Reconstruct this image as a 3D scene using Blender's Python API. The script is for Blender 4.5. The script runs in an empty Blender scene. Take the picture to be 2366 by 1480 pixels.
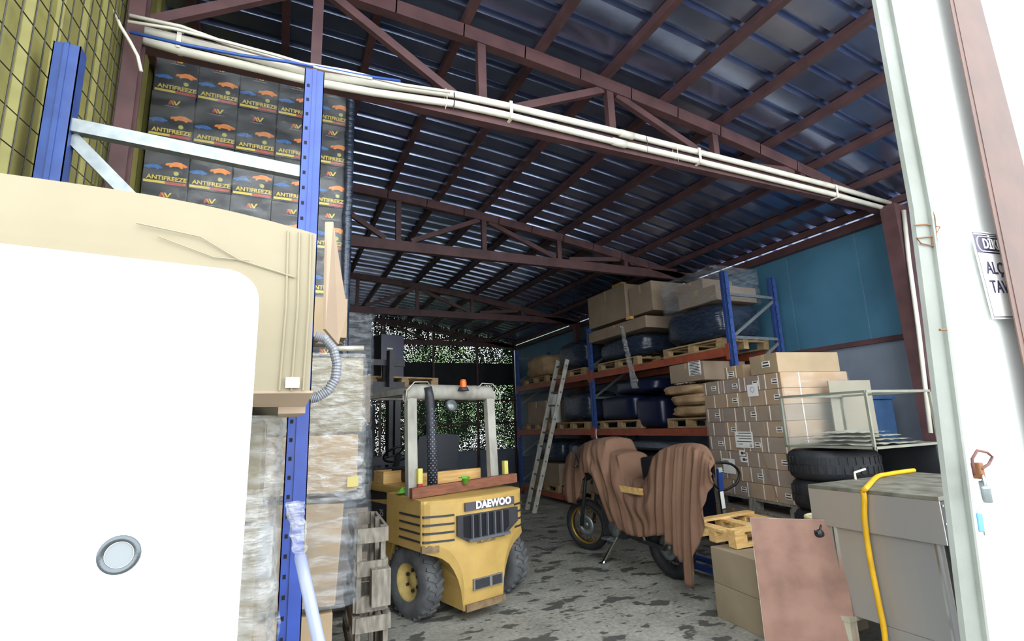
import bpy, bmesh, math, random
from mathutils import Vector, Matrix, noise
random.seed(7)
PI = math.pi
SC = bpy.context.scene
COL = SC.collection

# ------------------------------------------------------------------ camera
H = 1.65
F = 1187.0
RX = Vector((0.9123161, 0.04968554, 0.40646117))
RY = Vector((-0.4079804, 0.19534973, 0.89184666))
RZ = Vector((-0.0350902, -0.97947426, 0.19849143))
cam_data = bpy.data.cameras.new('camera')
cam = bpy.data.objects.new('camera', cam_data)
COL.objects.link(cam)
cam_data.sensor_width = 36.0
cam_data.lens = F / 2366 * 36.0
cam_data.clip_start = 0.02
cam_data.clip_end = 300
mw = Matrix(((RX[0], -RX[1], -RX[2], 0), (RY[0], -RY[1], -RY[2], 0), (RZ[0], -RZ[1], -RZ[2], H), (0, 0, 0, 1)))
cam.matrix_world = mw
SC.camera = cam

# ------------------------------------------------------------------ daylight and exposure
world = bpy.data.worlds.new('overcast_sky')
SC.world = world
world.use_nodes = True
wn = world.node_tree.nodes
wn['Background'].inputs[0].default_value = (0.93, 0.97, 1.0, 1)
wn['Background'].inputs[1].default_value = 6.5
SC.view_settings.view_transform = 'Standard'
SC.view_settings.look = 'None'
SC.view_settings.gamma = 1
SC.view_settings.use_curve_mapping = False
SC.view_settings.exposure = 0.0

# ------------------------------------------------------------------ helpers
def ray(x, y):
    c = Vector((x - 1183.0, y - 740.0, F))
    return Vector((RX.dot(c), RY.dot(c), RZ.dot(c)))
def aty(x, y, Y):
    r = ray(x, y); return Vector((0, 0, H)) + r * (Y / r.y)
def atx(x, y, X):
    r = ray(x, y); return Vector((0, 0, H)) + r * (X / r.x)
def atz(x, y, Z):
    r = ray(x, y); return Vector((0, 0, H)) + r * ((Z - H) / r.z)

def lin(c):
    return c / 12.92 if c <= 0.04045 else ((c + 0.055) / 1.055) ** 2.4
def rgb(h):
    h = h.lstrip('#')
    return tuple(lin(int(h[i:i + 2], 16) / 255) for i in (0, 2, 4)) + (1.0,)

MATS = {}
def mat(name, color, color2=None, rough=0.6, metal=0.0, scale=6.0, amt=0.5, bump=0.0, bscale=40.0, stretch=(1, 1, 1), alpha=1.0, spec=0.5, detail=4, lo=0.35, hi=0.65):
    if name in MATS: return MATS[name]
    m = bpy.data.materials.new(name); m.use_nodes = True
    nt = m.node_tree; N = nt.nodes; L = nt.links
    b = N['Principled BSDF']
    b.inputs['Roughness'].default_value = rough
    b.inputs['Metallic'].default_value = metal
    b.inputs['Specular IOR Level'].default_value = spec
    b.inputs['Alpha'].default_value = alpha
    b.inputs['Base Color'].default_value = rgb(color)
    tc = N.new('ShaderNodeTexCoord'); mp = N.new('ShaderNodeMapping')
    mp.inputs['Scale'].default_value = stretch
    L.new(tc.outputs['Object'], mp.inputs[0])
    if color2:
        nz = N.new('ShaderNodeTexNoise'); nz.inputs['Scale'].default_value = scale; nz.inputs['Detail'].default_value = detail
        cr = N.new('ShaderNodeValToRGB')
        cr.color_ramp.elements[0].position = lo; cr.color_ramp.elements[1].position = hi
        cr.color_ramp.elements[0].color = rgb(color); cr.color_ramp.elements[1].color = rgb(color2)
        L.new(mp.outputs[0], nz.inputs[0]); L.new(nz.outputs[0], cr.inputs[0]); L.new(cr.outputs[0], b.inputs['Base Color'])
    if bump:
        n2 = N.new('ShaderNodeTexNoise'); n2.inputs['Scale'].default_value = bscale; n2.inputs['Detail'].default_value = 3
        bp = N.new('ShaderNodeBump'); bp.inputs['Strength'].default_value = bump; bp.inputs['Distance'].default_value = 0.01
        L.new(mp.outputs[0], n2.inputs[0]); L.new(n2.outputs[0], bp.inputs['Height']); L.new(bp.outputs[0], b.inputs['Normal'])
    MATS[name] = m
    return m

class MB:
    """collects faces for ONE mesh"""
    def __init__(s):
        s.v = []; s.f = []; s.mi = []; s.m = 0
    def quad(s, pts):
        n = len(s.v); s.v += [tuple(p) for p in pts]; s.f.append(tuple(range(n, n + len(pts)))); s.mi.append(s.m)
    def hexa(s, P):   # 8 points: bottom ring then top ring
        n = len(s.v); s.v += [tuple(p) for p in P]
        for f in ((0, 3, 2, 1), (4, 5, 6, 7), (0, 1, 5, 4), (1, 2, 6, 5), (2, 3, 7, 6), (3, 0, 4, 7)):
            s.f.append(tuple(n + i for i in f)); s.mi.append(s.m)
    def box(s, x0, x1, y0, y1, z0, z1, M=None):
        P = [Vector(p) for p in ((x0, y0, z0), (x1, y0, z0), (x1, y1, z0), (x0, y1, z0), (x0, y0, z1), (x1, y0, z1), (x1, y1, z1), (x0, y1, z1))]
        if M: P = [M @ p for p in P]
        s.hexa(P)
    def bar(s, a, b, w, h, up=Vector((0, 0, 1))):
        a = Vector(a); b = Vector(b); d = (b - a).normalized()
        if abs(d.dot(up)) > 0.98: up = Vector((0, 1, 0))
        sx = d.cross(up).normalized(); uz = sx.cross(d).normalized()
        P = []
        for p in (a, b):
            P += [p - sx * w / 2 - uz * h / 2, p + sx * w / 2 - uz * h / 2, p + sx * w / 2 + uz * h / 2, p - sx * w / 2 + uz * h / 2]
        s.hexa(P)
    def tube(s, pts, r, n=8, closed=False, caps=True):
        pts = [Vector(p) for p in pts]; k = len(pts); base = len(s.v)
        rr = r if isinstance(r, (list, tuple)) else [r] * k
        ref = None
        for i, p in enumerate(pts):
            if closed: d = pts[(i + 1) % k] - pts[i - 1]
            else: d = pts[min(i + 1, k - 1)] - pts[max(i - 1, 0)]
            d.normalize()
            if ref is None: ref = Vector((0, 0, 1)) if abs(d.z) < 0.9 else Vector((0, 1, 0))
            a = d.cross(ref).normalized(); b = a.cross(d).normalized(); ref = b
            for j in range(n):
                t = 2 * PI * j / n
                s.v.append(tuple(p + (a * math.cos(t) + b * math.sin(t)) * rr[i]))
        for i in range(k if closed else k - 1):
            for j in range(n):
                i2 = (i + 1) % k
                s.f.append((base + i * n + j, base + i * n + (j + 1) % n, base + i2 * n + (j + 1) % n, base + i2 * n + j)); s.mi.append(s.m)
        if caps and not closed:
            s.f.append(tuple(base + j for j in reversed(range(n)))); s.mi.append(s.m)
            s.f.append(tuple(base + (k - 1) * n + j for j in range(n))); s.mi.append(s.m)
    def lathe(s, prof, n=24, M=None, closed=False):   # prof (r, z) about local z
        base = len(s.v)
        for (r, z) in prof:
            for j in range(n):
                t = 2 * PI * j / n
                p = Vector((r * math.cos(t), r * math.sin(t), z))
                s.v.append(tuple(M @ p if M else p))
        k = len(prof)
        for i in range(k if closed else k - 1):
            i2 = (i + 1) % k
            for j in range(n):
                s.f.append((base + i * n + j, base + i * n + (j + 1) % n, base + i2 * n + (j + 1) % n, base + i2 * n + j)); s.mi.append(s.m)
    def prism(s, poly, M, depth):   # poly 2D (x,y) extruded along local z, M places it
        n = len(poly); base = len(s.v)
        for z in (0, depth):
            for (x, y) in poly: s.v.append(tuple(M @ Vector((x, y, z))))
        s.f.append(tuple(base + i for i in reversed(range(n)))); s.mi.append(s.m)
        s.f.append(tuple(base + n + i for i in range(n))); s.mi.append(s.m)
        for i in range(n):
            j = (i + 1) % n
            s.f.append((base + i, base + j, base + n + j, base + n + i)); s.mi.append(s.m)
    def grid(s, fn, nu, nv):
        base = len(s.v)
        for i in range(nu + 1):
            for j in range(nv + 1): s.v.append(tuple(fn(i / nu, j / nv)))
        for i in range(nu):
            for j in range(nv):
                a = base + i * (nv + 1) + j
                s.f.append((a, a + nv + 1, a + nv + 2, a + 1)); s.mi.append(s.m)
    def mesh(s, name, mats, bevel=0.0, smooth=False, fix=True):
        me = bpy.data.meshes.new(name)
        me.from_pydata(s.v, [], s.f)
        for m in (mats if isinstance(mats, (list, tuple)) else [mats]): me.materials.append(m)
        me.polygons.foreach_set('material_index', s.mi)
        if fix or bevel:
            bm = bmesh.new(); bm.from_mesh(me)
            if bevel:
                bmesh.ops.bevel(bm, geom=list(bm.edges), offset=bevel, segments=2, profile=0.6, affect='EDGES', clamp_overlap=True)
            if fix: bmesh.ops.recalc_face_normals(bm, faces=list(bm.faces))
            bm.to_mesh(me); bm.free()
        if smooth:
            me.polygons.foreach_set('use_smooth', [True] * len(me.polygons))
        return me
    def build(s, name, mats, parent=None, bevel=0.0, smooth=False, fix=True):
        return place(name, s.mesh(name, mats, bevel, smooth, fix), parent)

def place(name, me, parent=None, loc=None, rz=0.0):
    o = bpy.data.objects.new(name, me); COL.objects.link(o)
    if parent: o.parent = parent
    if loc is not None: o.location = loc
    if rz: o.rotation_euler = (0, 0, rz)
    return o
def tag(o, label, cat, group=None, kind=None):
    o['label'] = label; o['category'] = cat
    if group: o['group'] = group
    if kind: o['kind'] = kind
    return o
def struct(o, label=None, cat=None):
    o['kind'] = 'structure'
    if label: o['label'] = label
    if cat: o['category'] = cat
    return o
def thing(name, label, cat, loc=(0, 0, 0), rz=0.0, group=None, rx=0.0, ry=0.0):
    o = bpy.data.objects.new(name, None); COL.objects.link(o)
    o.empty_display_size = 0.1
    o.location = loc; o.rotation_euler = (rx, ry, rz)
    return tag(o, label, cat, group)
def RM(rx=0, ry=0, rz=0, loc=(0, 0, 0)):
    return Matrix.Translation(loc) @ Matrix.Rotation(rz, 4, 'Z') @ Matrix.Rotation(ry, 4, 'Y') @ Matrix.Rotation(rx, 4, 'X')

TXT = {}
def text_mesh(s, size, m, depth=0.001, bold=0.0):
    k = (s, size, m.name, bold)
    if k in TXT: return TXT[k]
    cu = bpy.data.curves.new('lettering', 'FONT'); cu.body = s; cu.size = size; cu.extrude = depth; cu.offset = bold
    cu.align_x = 'CENTER'; cu.align_y = 'CENTER'; cu.resolution_u = 2
    ob = bpy.data.objects.new('lettering', cu); COL.objects.link(ob)
    bpy.context.view_layer.update()
    me = bpy.data.meshes.new_from_object(ob.evaluated_get(bpy.context.evaluated_depsgraph_get()))
    bpy.data.objects.remove(ob); bpy.data.curves.remove(cu)
    me.materials.clear(); me.materials.append(m)
    TXT[k] = me
    return me
def text(s, size, m, parent, M, name='lettering', bold=0.0):
    o = place(name, text_mesh(s, size, m, bold=bold), parent)
    o.matrix_local = M
    return o
ORD = ['first', 'second', 'third', 'fourth', 'fifth', 'sixth', 'seventh', 'eighth', 'ninth', 'tenth', 'eleventh', 'twelfth']

# ------------------------------------------------------------------ materials
M_floor = None
def floor_material():
    m = bpy.data.materials.new('stained_concrete'); m.use_nodes = True
    nt = m.node_tree; N = nt.nodes; L = nt.links; b = N['Principled BSDF']
    tc = N.new('ShaderNodeTexCoord')
    def nz(scale, det, rough=0.6, st=(1, 1, 1)):
        mp = N.new('ShaderNodeMapping'); mp.inputs['Scale'].default_value = st
        L.new(tc.outputs['Object'], mp.inputs[0])
        n = N.new('ShaderNodeTexNoise'); n.inputs['Scale'].default_value = scale; n.inputs['Detail'].default_value = det; n.inputs['Roughness'].default_value = rough
        L.new(mp.outputs[0], n.inputs[0]); return n
    def ramp(n, p0, p1, c0, c1):
        r = N.new('ShaderNodeValToRGB'); r.color_ramp.elements[0].position = p0; r.color_ramp.elements[1].position = p1
        r.color_ramp.elements[0].color = c0; r.color_ramp.elements[1].color = c1
        L.new(n.outputs[0], r.inputs[0]); return r
    base = ramp(nz(2.0, 6), 0.3, 0.7, rgb('#83837c'), rgb('#a9a89f'))
    fine = ramp(nz(28, 4), 0.35, 0.7, (0.72, 0.72, 0.72, 1), (1.1, 1.1, 1.08, 1))
    mul = N.new('ShaderNodeMix'); mul.data_type = 'RGBA'; mul.blend_type = 'MULTIPLY'; mul.inputs[0].default_value = 1
    L.new(base.outputs[0], mul.inputs[6]); L.new(fine.outputs[0], mul.inputs[7])
    st = ramp(nz(3.1, 3, 0.55, (1.0, 1.5, 1)), 0.57, 0.595, (0, 0, 0, 1), (1, 1, 1, 1))
    st2 = ramp(nz(9.0, 3, 0.6, (0.8, 1.6, 1)), 0.62, 0.65, (0, 0, 0, 1), (1, 1, 1, 1))
    mx = N.new('ShaderNodeMath'); mx.operation = 'MAXIMUM'
    L.new(st.outputs[0], mx.inputs[0]); L.new(st2.outputs[0], mx.inputs[1])
    k = N.new('ShaderNodeMath'); k.operation = 'MULTIPLY'; k.inputs[1].default_value = 0.8
    L.new(mx.outputs[0], k.inputs[0])
    mix = N.new('ShaderNodeMix'); mix.data_type = 'RGBA'
    L.new(k.outputs[0], mix.inputs[0]); L.new(mul.outputs[2], mix.inputs[6]); mix.inputs[7].default_value = rgb('#3a3b3b')
    L.new(mix.outputs[2], b.inputs['Base Color'])
    rr = N.new('ShaderNodeMapRange'); rr.inputs[3].default_value = 0.75; rr.inputs[4].default_value = 0.4
    L.new(k.outputs[0], rr.inputs[0]); L.new(rr.outputs[0], b.inputs['Roughness'])
    bp = N.new('ShaderNodeBump'); bp.inputs['Strength'].default_value = 0.25; bp.inputs['Distance'].default_value = 0.01
    n = nz(45, 3); L.new(n.outputs[0], bp.inputs['Height']); L.new(bp.outputs[0], b.inputs['Normal'])
    return m
M_floor = floor_material()
M_roof = mat('galvanised_roof', '#a0abc9', '#8792b3', rough=0.23, metal=0.92, scale=2, bump=0.05, bscale=20)
M_steelred = mat('red_oxide_steel', '#5a3d3e', '#473032', rough=0.55, scale=5)
M_yellow = mat('yellow_cladding', '#8f8a4e', '#827d46', rough=0.55, scale=3)
M_wire = mat('dark_wire', '#2a2a22', rough=0.6)
M_bluewall = mat('blue_cladding', '#46748e', '#3b677f', rough=0.5, scale=1.5)
M_greywall = mat('grey_render', '#75808f', '#69727f', rough=0.8, scale=1.5, bump=0.2)
M_rackblue = mat('rack_blue_paint', '#1c3f94', '#183684', rough=0.38, scale=12)
M_rackblue2 = mat('faded_blue_paint', '#2f4a86', '#293f78', rough=0.45, scale=12)
M_hole = mat('black_hole', '#0a0c14', rough=0.9)
M_galv = mat('galvanised_steel', '#868e90', '#747c7f', rough=0.4, metal=0.55, scale=20)
M_orange = mat('orange_beam_paint', '#a04f38', '#8a4432', rough=0.5, scale=8)
M_card = mat('cardboard', '#a98f72', '#9c8265', rough=0.85, scale=4, bump=0.08, bscale=60)
M_card2 = mat('cardboard_pale', '#837b66', '#7a725e', rough=0.85, scale=2, bump=0.1, bscale=14)
M_card3 = mat('cardboard_tan', '#a08c70', '#928066', rough=0.85, scale=3, bump=0.08, bscale=30)
M_card4 = mat('cardboard_grey', '#978572', '#8a7865', rough=0.85, scale=3, bump=0.08, bscale=30)
M_cardin = mat('cardboard_edge', '#8a6b4b', rough=0.9)
M_tape = mat('packing_tape', '#b79e7c', rough=0.25)
M_strap = mat('white_strap', '#e6ded2', rough=0.5)
M_paper = mat('white_paper', '#e8e8e4', rough=0.7)
M_ink = mat('black_ink', '#26262a', rough=0.7)
M_pine = mat('pine_wood', '#d2b073', '#b98f52', rough=0.7, scale=4, stretch=(1, 8, 8))
M_pallet = mat('weathered_wood', '#8f8a80', '#6d675e', rough=0.85, scale=5, stretch=(8, 8, 2))
M_palletw = mat('pallet_wood', '#a98f69', '#8a714f', rough=0.8, scale=5, stretch=(2, 8, 8))
M_black = mat('black_plastic', '#15171c', rough=0.4)
M_navy = mat('navy_plastic', '#131c3a', '#0e1530', rough=0.35, scale=5)
M_darkfilm = mat('dark_wrapped_film', '#1e2838', '#2f3a4a', rough=0.22, scale=9, bump=0.9, bscale=9, stretch=(1, 1, 5))
M_rubber = mat('tyre_rubber', '#606264', '#484a4d', rough=0.85, scale=8, bump=0.2, bscale=60)
M_rubberd = mat('dark_rubber', '#23262b', '#181a1e', rough=0.7, scale=8, bump=0.2, bscale=40)
M_fl = mat('forklift_yellow', '#c0a05c', '#b39452', rough=0.42, scale=6, bump=0.04)
M_flworn = mat('worn_edge', '#8a7350', '#6b5a45', rough=0.7, scale=14)
M_fldark = mat('forklift_dark', '#33343a', '#2a2b30', rough=0.5, scale=10)
M_flgrey = mat('guard_grey_paint', '#a9a89e', '#85827a', rough=0.6, scale=7, stretch=(1, 1, 0.4))
M_maroon = mat('maroon_decal', '#4a2426', rough=0.5)
M_plank = mat('red_brown_plank', '#84523c', '#6d432f', rough=0.75, scale=9, stretch=(1, 6, 6))
M_green = mat('green_plastic', '#63b03e', rough=0.45)
M_amber = mat('amber_lens', '#d8641c', rough=0.25)
M_chrome = mat('chrome', '#d6dadd', rough=0.12, metal=1.0)
M_alu = mat('aluminium', '#c8c6bb', '#aaa79c', rough=0.5, metal=0.35, scale=10)
M_inox = mat('stainless_steel', '#8f9498', '#a79d90', rough=0.3, metal=0.4, scale=1.3, stretch=(1, 1, 0.3))  # soft reflections painted into the colour as tall cool and warm patches
M_inoxtop = mat('dusty_steel_top', '#77766a', '#545248', rough=0.7, metal=0.2, scale=9)
M_hose = mat('yellow_hose', '#d3a410', '#c49708', rough=0.4, scale=10)
M_greyhose = mat('grey_hose', '#7c7f86', rough=0.4)
M_pvc = mat('white_pvc', '#dcd9cc', '#cbc8ba', rough=0.4, scale=5)
M_cableblue = mat('blue_cable', '#2c4f9a', rough=0.5)
M_cloth = mat('brown_fabric', '#775c4c', '#6c5343', rough=0.95, scale=3, spec=0.15)
M_gold = mat('gold_rim', '#b08d3c', rough=0.35, metal=0.7)
M_board = mat('red_board', '#947264', '#785a4e', rough=0.7, scale=5, bump=0.1, bscale=30, lo=0.4, hi=0.72)
M_white = mat('white_board', '#eceeee', '#dfe2e4', rough=0.5, scale=3, stretch=(1, 1, 8))
M_whitedoor = mat('white_door_paint', '#e9ecea', '#dde3df', rough=0.5, scale=3)
M_frame = mat('grey_green_frame', '#6e736d', '#61665f', rough=0.6, scale=4, bump=0.1)
M_rust = mat('rust_stain', '#6b4526', rough=0.8)
M_rustbar = mat('brown_bar', '#40261b', '#4c2e22', rough=0.6, scale=8)
M_signblue = mat('sign_navy', '#2a2440', rough=0.4)
M_plasticsheet = mat('clear_sheet', '#a9a99c', '#8d8d82', rough=0.35, scale=6, bump=0.6, bscale=12)
M_beige = mat('beige_panel', '#8d8878', '#827d6e', rough=0.6, scale=2)
M_foliage = mat('foliage', '#b4cfa0', '#93b87c', rough=0.7, scale=3)
M_trunk = mat('bark', '#5a4a38', '#3e3226', rough=0.9, scale=6)
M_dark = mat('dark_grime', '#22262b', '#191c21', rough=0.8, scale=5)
M_skyblue = mat('light_blue_pipe', '#7f87a0', rough=0.4)
M_tealcloth = mat('tan_sack', '#b59a74', '#96795a', rough=0.85, scale=6, bump=0.5, bscale=10)

def glassy(name, color, alpha, rough, bump, bscale, stretch=(1, 1, 1), vary=True):
    m = mat(name, color, rough=rough, alpha=alpha, bump=bump, bscale=bscale, stretch=stretch, spec=0.9)
    if vary:
        nt = m.node_tree; N = nt.nodes; L = nt.links
        n = N.new('ShaderNodeTexNoise'); n.inputs['Scale'].default_value = bscale * 0.5; n.inputs['Detail'].default_value = 5
        mp = [x for x in N if x.bl_idname == 'ShaderNodeMapping'][0]
        L.new(mp.outputs[0], n.inputs[0])
        r = N.new('ShaderNodeMapRange'); r.inputs[1].default_value = 0.4; r.inputs[2].default_value = 0.7; r.inputs[3].default_value = alpha * 0.35; r.inputs[4].default_value = min(1, alpha * 1.9)
        L.new(n.outputs[0], r.inputs[0]); L.new(r.outputs[0], N['Principled BSDF'].inputs['Alpha'])
    return m
M_film = glassy('stretch_film', '#c0c2c2', 0.26, 0.12, 1.0, 30, (1, 1, 3))
M_filmd = glassy('dull_stretch_film', '#9aa3ad', 0.22, 0.16, 1.0, 14, (1, 1, 4))
M_glass = glassy('vitrine_glass', '#b8c0bc', 0.05, 0.05, 0.0, 5, vary=False)

def net_material():
    m = bpy.data.materials.new('shade_net'); m.use_nodes = True
    nt = m.node_tree; N = nt.nodes; L = nt.links; b = N['Principled BSDF']
    b.inputs['Base Color'].default_value = rgb('#2c3b2c'); b.inputs['Roughness'].default_value = 0.8
    tc = N.new('ShaderNodeTexCoord')
    mp = N.new('ShaderNodeMapping'); mp.inputs['Rotation'].default_value = (0, math.radians(40), 0); mp.inputs['Scale'].default_value = (1, 1, 1.7)
    L.new(tc.outputs['Object'], mp.inputs[0])
    v = N.new('ShaderNodeTexVoronoi'); v.inputs['Scale'].default_value = 25; v.inputs['Randomness'].default_value = 0.8
    L.new(mp.outputs[0], v.inputs[0])
    n = N.new('ShaderNodeTexNoise'); n.inputs['Scale'].default_value = 2.0
    L.new(tc.outputs['Object'], n.inputs[0])
    mr = N.new('ShaderNodeMapRange'); mr.inputs[1].default_value = 0.3; mr.inputs[2].default_value = 0.7; mr.inputs[3].default_value = 0.20; mr.inputs[4].default_value = 0.30
    L.new(n.outputs[0], mr.inputs[0])
    g = N.new('ShaderNodeMath'); g.operation = 'GREATER_THAN'
    L.new(v.outputs['Distance'], g.inputs[0]); L.new(mr.outputs[0], g.inputs[1])
    L.new(g.outputs[0], b.inputs['Alpha'])
    return m
M_net = net_material()

# ================================================================== SETTING
XL, XR = -0.97, 6.67
Y0, Y1 = 1.0, 14.5
def zr(x): return 5.0 - 0.035 * x - 0.0145 * x * x

g = MB(); g.box(-12, 16, -10, 40, -0.2, 0)
struct(g.build('floor', M_floor))

# roof: corrugated sheets, purlins
ceil = bpy.data.objects.new('ceiling', None); COL.objects.link(ceil); struct(ceil)
PITCH = 0.265
def roof_sheet(y0, n):
    g = MB(); prof = []
    for k in range(n):
        a = y0 + k * PITCH
        prof += [(a, 0), (a + 0.168, 0), (a + 0.188, 0.052), (a + 0.240, 0.052), (a + 0.258, 0)]
    prof.append((y0 + n * PITCH, 0))
    xs = [XL - 0.4 + i * (XR + 0.35 - XL + 0.4) / 14 for i in range(15)]
    b0 = len(g.v)
    for x in xs:
        for (y, z) in prof: g.v.append((x, y, zr(x) + z))
    k = len(prof)
    for i in range(14):
        for j in range(k - 1):
            a = i * k + j
            g.f.append((a, a + 1, a + k + 1, a + k)); g.mi.append(0)
    return g.build('roof_sheet', M_roof, ceil, fix=False)
y = 0.95 + 3 * PITCH
while y < 14.6:
    roof_sheet(y, 4); y += 4 * PITCH
PX = [-0.78, -0.10, 0.57, 1.24, 1.92, 2.60, 3.28, 3.96, 4.64, 5.32, 6.0, 6.58]
for x in PX:
    g = MB(); z = zr(x) - 0.045
    g.box(x - 0.03, x + 0.03, 1.75, 14.7, z - 0.04, z + 0.04)
    g.build('purlin', M_steelred, ceil)

# trusses
TY = [3.4, 6.6, 10.6, 14.4]
TN = ['front roof truss of red oxide steel carrying the white conduits', 'second roof truss of red oxide steel behind the conduits', 'third roof truss of red oxide steel, deep in the hall', 'last roof truss, dark against the net of the back wall']
def truss(Y, lab):
    t = thing('roof_truss', lab, 'roof truss', (0, Y, 4.0), group='roof trusses across the hall')
    def zt(x): return zr(x) - 4.0 - 0.15
    g = MB(); g.box(XL, XR, 0.0, 0.08, 0.0, 0.14); g.build('bottom_chord', M_steelred, t)
    g = MB()
    n = 14
    for i in range(n):
        a = XL + (XR - XL) * i / n; b = XL + (XR - XL) * (i + 1) / n
        g.bar((a, 0.04, zt(a)), (b + 0.01, 0.04, zt(b)), 0.08, 0.12)
    g.build('top_chord', M_steelred, t)
    for x in (0.12, 1.37, 2.62, 3.87, 5.12, 6.3):
        g = MB(); g.box(x - 0.035, x + 0.035, 0.01, 0.07, 0.14, zt(x) - 0.05); g.build('web_post', M_steelred, t)
    for (a, b) in ((XL + 0.05, 0.05), (1.2, 0.2), (1.55, 2.55), (3.8, 2.7), (4.05, 5.0), (6.2, 5.2)):
        g = MB(); g.bar((a, 0.04, 0.16), (b, 0.04, zt(b) - 0.06), 0.05, 0.065); g.build('web_brace', M_steelred, t)
for Y, lab in zip(TY, TN): truss(Y, lab)

# columns
def column(name, x0, x1, y0, y1, z1, lab):
    t = thing(name, lab, 'column', ((x0 + x1) / 2, (y0 + y1) / 2, 0))
    w, d = (x1 - x0) / 2, (y1 - y0) / 2
    g = MB()
    g.box(-w, w, -d, -d + 0.015, 0.012, z1); g.box(-w, w, d - 0.015, d, 0.012, z1); g.box(-0.01 - w * 0, 0.01, -d + 0.015, d - 0.015, 0.012, z1)
    g.box(-w, -w + 0.012, -d + 0.015, d - 0.015, 0.012, z1)
    g.build('shaft', M_steelred, t)
    g = MB(); g.box(-w - 0.04, w + 0.04, -d - 0.04, d + 0.04, 0.0, 0.012); g.build('base_plate', M_steelred, t)
    return t
column('steel_column', XL + 0.03, XL + 0.12, 3.30, 3.4, 4.85, 'red oxide steel column on the yellow wall under the front truss')
column('steel_column', XR - 0.32, XR - 0.06, 3.22, 3.38, 4.0, 'red oxide steel column on the right wall under the front truss')
column('steel_column', XR - 0.2, XR - 0.04, 10.5, 10.64, 4.0, 'red oxide steel column deep on the right wall behind the racks')

# left wall: yellow ribbed cladding and wire grid
wl = bpy.data.objects.new('wall_left', None); COL.objects.link(wl); struct(wl)
y = 1.9
while y < 14.6:
    g = MB()
    xs = [(0, 0), (0.10, 0), (0.125, -0.02), (0.20, -0.02), (0.225, 0), (0.25, 0)]
    n = 4
    pts = []
    for k in range(n): pts += [(y + k * 0.25 + a, XL + b) for a, b in xs[:-1]]
    pts.append((y + n * 0.25, XL))
    for i in range(len(pts) - 1):
        (ya, xa), (yb, xb) = pts[i], pts[i + 1]
        g.quad([(xa, ya, 0), (xb, yb, 0), (xb, yb, 5.02), (xa, ya, 5.02)])
        g.quad([(XL - 0.06, ya, 0), (XL - 0.06, yb, 0), (XL - 0.06, yb, 5.02), (XL - 0.06, ya, 5.02)])
    g.build('cladding_sheet', M_yellow, wl, fix=False)
    y += 1.0
g = MB()
xw = XL + 0.03
for k in range(-30, 34):
    z = 0.2 + k * 0.13
    # slanting wires of the grid, both directions
    a = Vector((xw, 1.0, z)); b = Vector((xw, 3.3, z + 2.3 * 0.13))
    if b.z > 0.1 and a.z < 4.9:
        if a.z < 0.05: a = a.lerp(b, (0.05 - a.z) / (b.z - a.z))
        if b.z > 4.85: b = a.lerp(b, (4.85 - a.z) / (b.z - a.z))
        g.tube([a, b], 0.003, 4)
for k in range(24):
    yy = 1.0 + k * 0.1
    g.tube([(xw + 0.006, yy, 0.1), (xw + 0.006, yy, 4.85)], 0.003, 4)
o = g.build('wire_grid', M_wire, wl); o['label'] = 'thin dark wire grid fixed over the yellow cladding'; o['kind'] = 'stuff'
g = MB(); g.box(XL, XL + 0.05, 3.45, 14.5, 4.3, 4.36); g.box(XL, XL + 0.05, 3.45, 14.5, 2.4, 2.46); g.build('girt', M_steelred, wl)

# right wall
wr = bpy.data.objects.new('wall_right', None); COL.objects.link(wr); struct(wr)
g = MB(); g.box(XR, XR + 0.2, 0.95, 14.6, 0, 2.53); g.build('rendered_base', M_greywall, wr)
y = 0.95
while y < 14.5:
    g = MB(); g.box(XR + 0.02, XR + 0.05, y, y + 0.985, 2.53, 4.05); g.build('cladding_sheet', M_bluewall, wr, bevel=0.004); y += 0.99
g = MB(); g.box(XR - 0.05, XR + 0.02, 0.95, 14.5, 2.47, 2.53); g.build('rail', M_steelred, wr)
g = MB(); g.box(XR - 0.08, XR + 0.02, 0.95, 14.5, 3.92, 4.03); g.build('eave_beam', M_steelred, wr)

# back wall: net, posts, dark band
wb = bpy.data.objects.new('wall_back', None); COL.objects.link(wb); struct(wb)
g = MB()
def netf(u, v):
    x = XL + (XR - XL) * u; z = 0.9 + (zr(x) + 0.05 - 0.9) * v
    return (x, 14.62 + 0.03 * math.sin(9 * u * 3) * math.sin(5 * v), z)
g.grid(netf, 40, 16); o = g.build('shade_net', M_net, wb, smooth=True, fix=False); o['label'] = 'dark camouflage shade net with daylight through its holes'
g = MB()
g.grid(lambda u, v: (2.6 + 4.05 * u, 14.56 + 0.02 * math.sin(40 * u), 2.85 + 0.66 * v), 40, 3)
o = g.build('dark_tarpaulin', M_dark, wb, smooth=True, fix=False); o['label'] = 'dark tarpaulin band across the net'
g = MB(); g.box(XL, XR, 14.6, 14.8, 0, 0.95); o = g.build('plinth', M_greywall, wb)
for x in (-0.9, 0.9, 2.55, 4.05, 5.4, 6.6):
    g = MB(); g.box(x - 0.03, x + 0.03, 14.48, 14.54, 0.0, zr(x) - 0.1); g.build('post', M_steelred, wb)
for z in (1.7, 2.35):
    g = MB(); g.box(XL, XR, 14.5, 14.54, z, z + 0.05); g.build('rail', M_steelred, wb)

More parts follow.
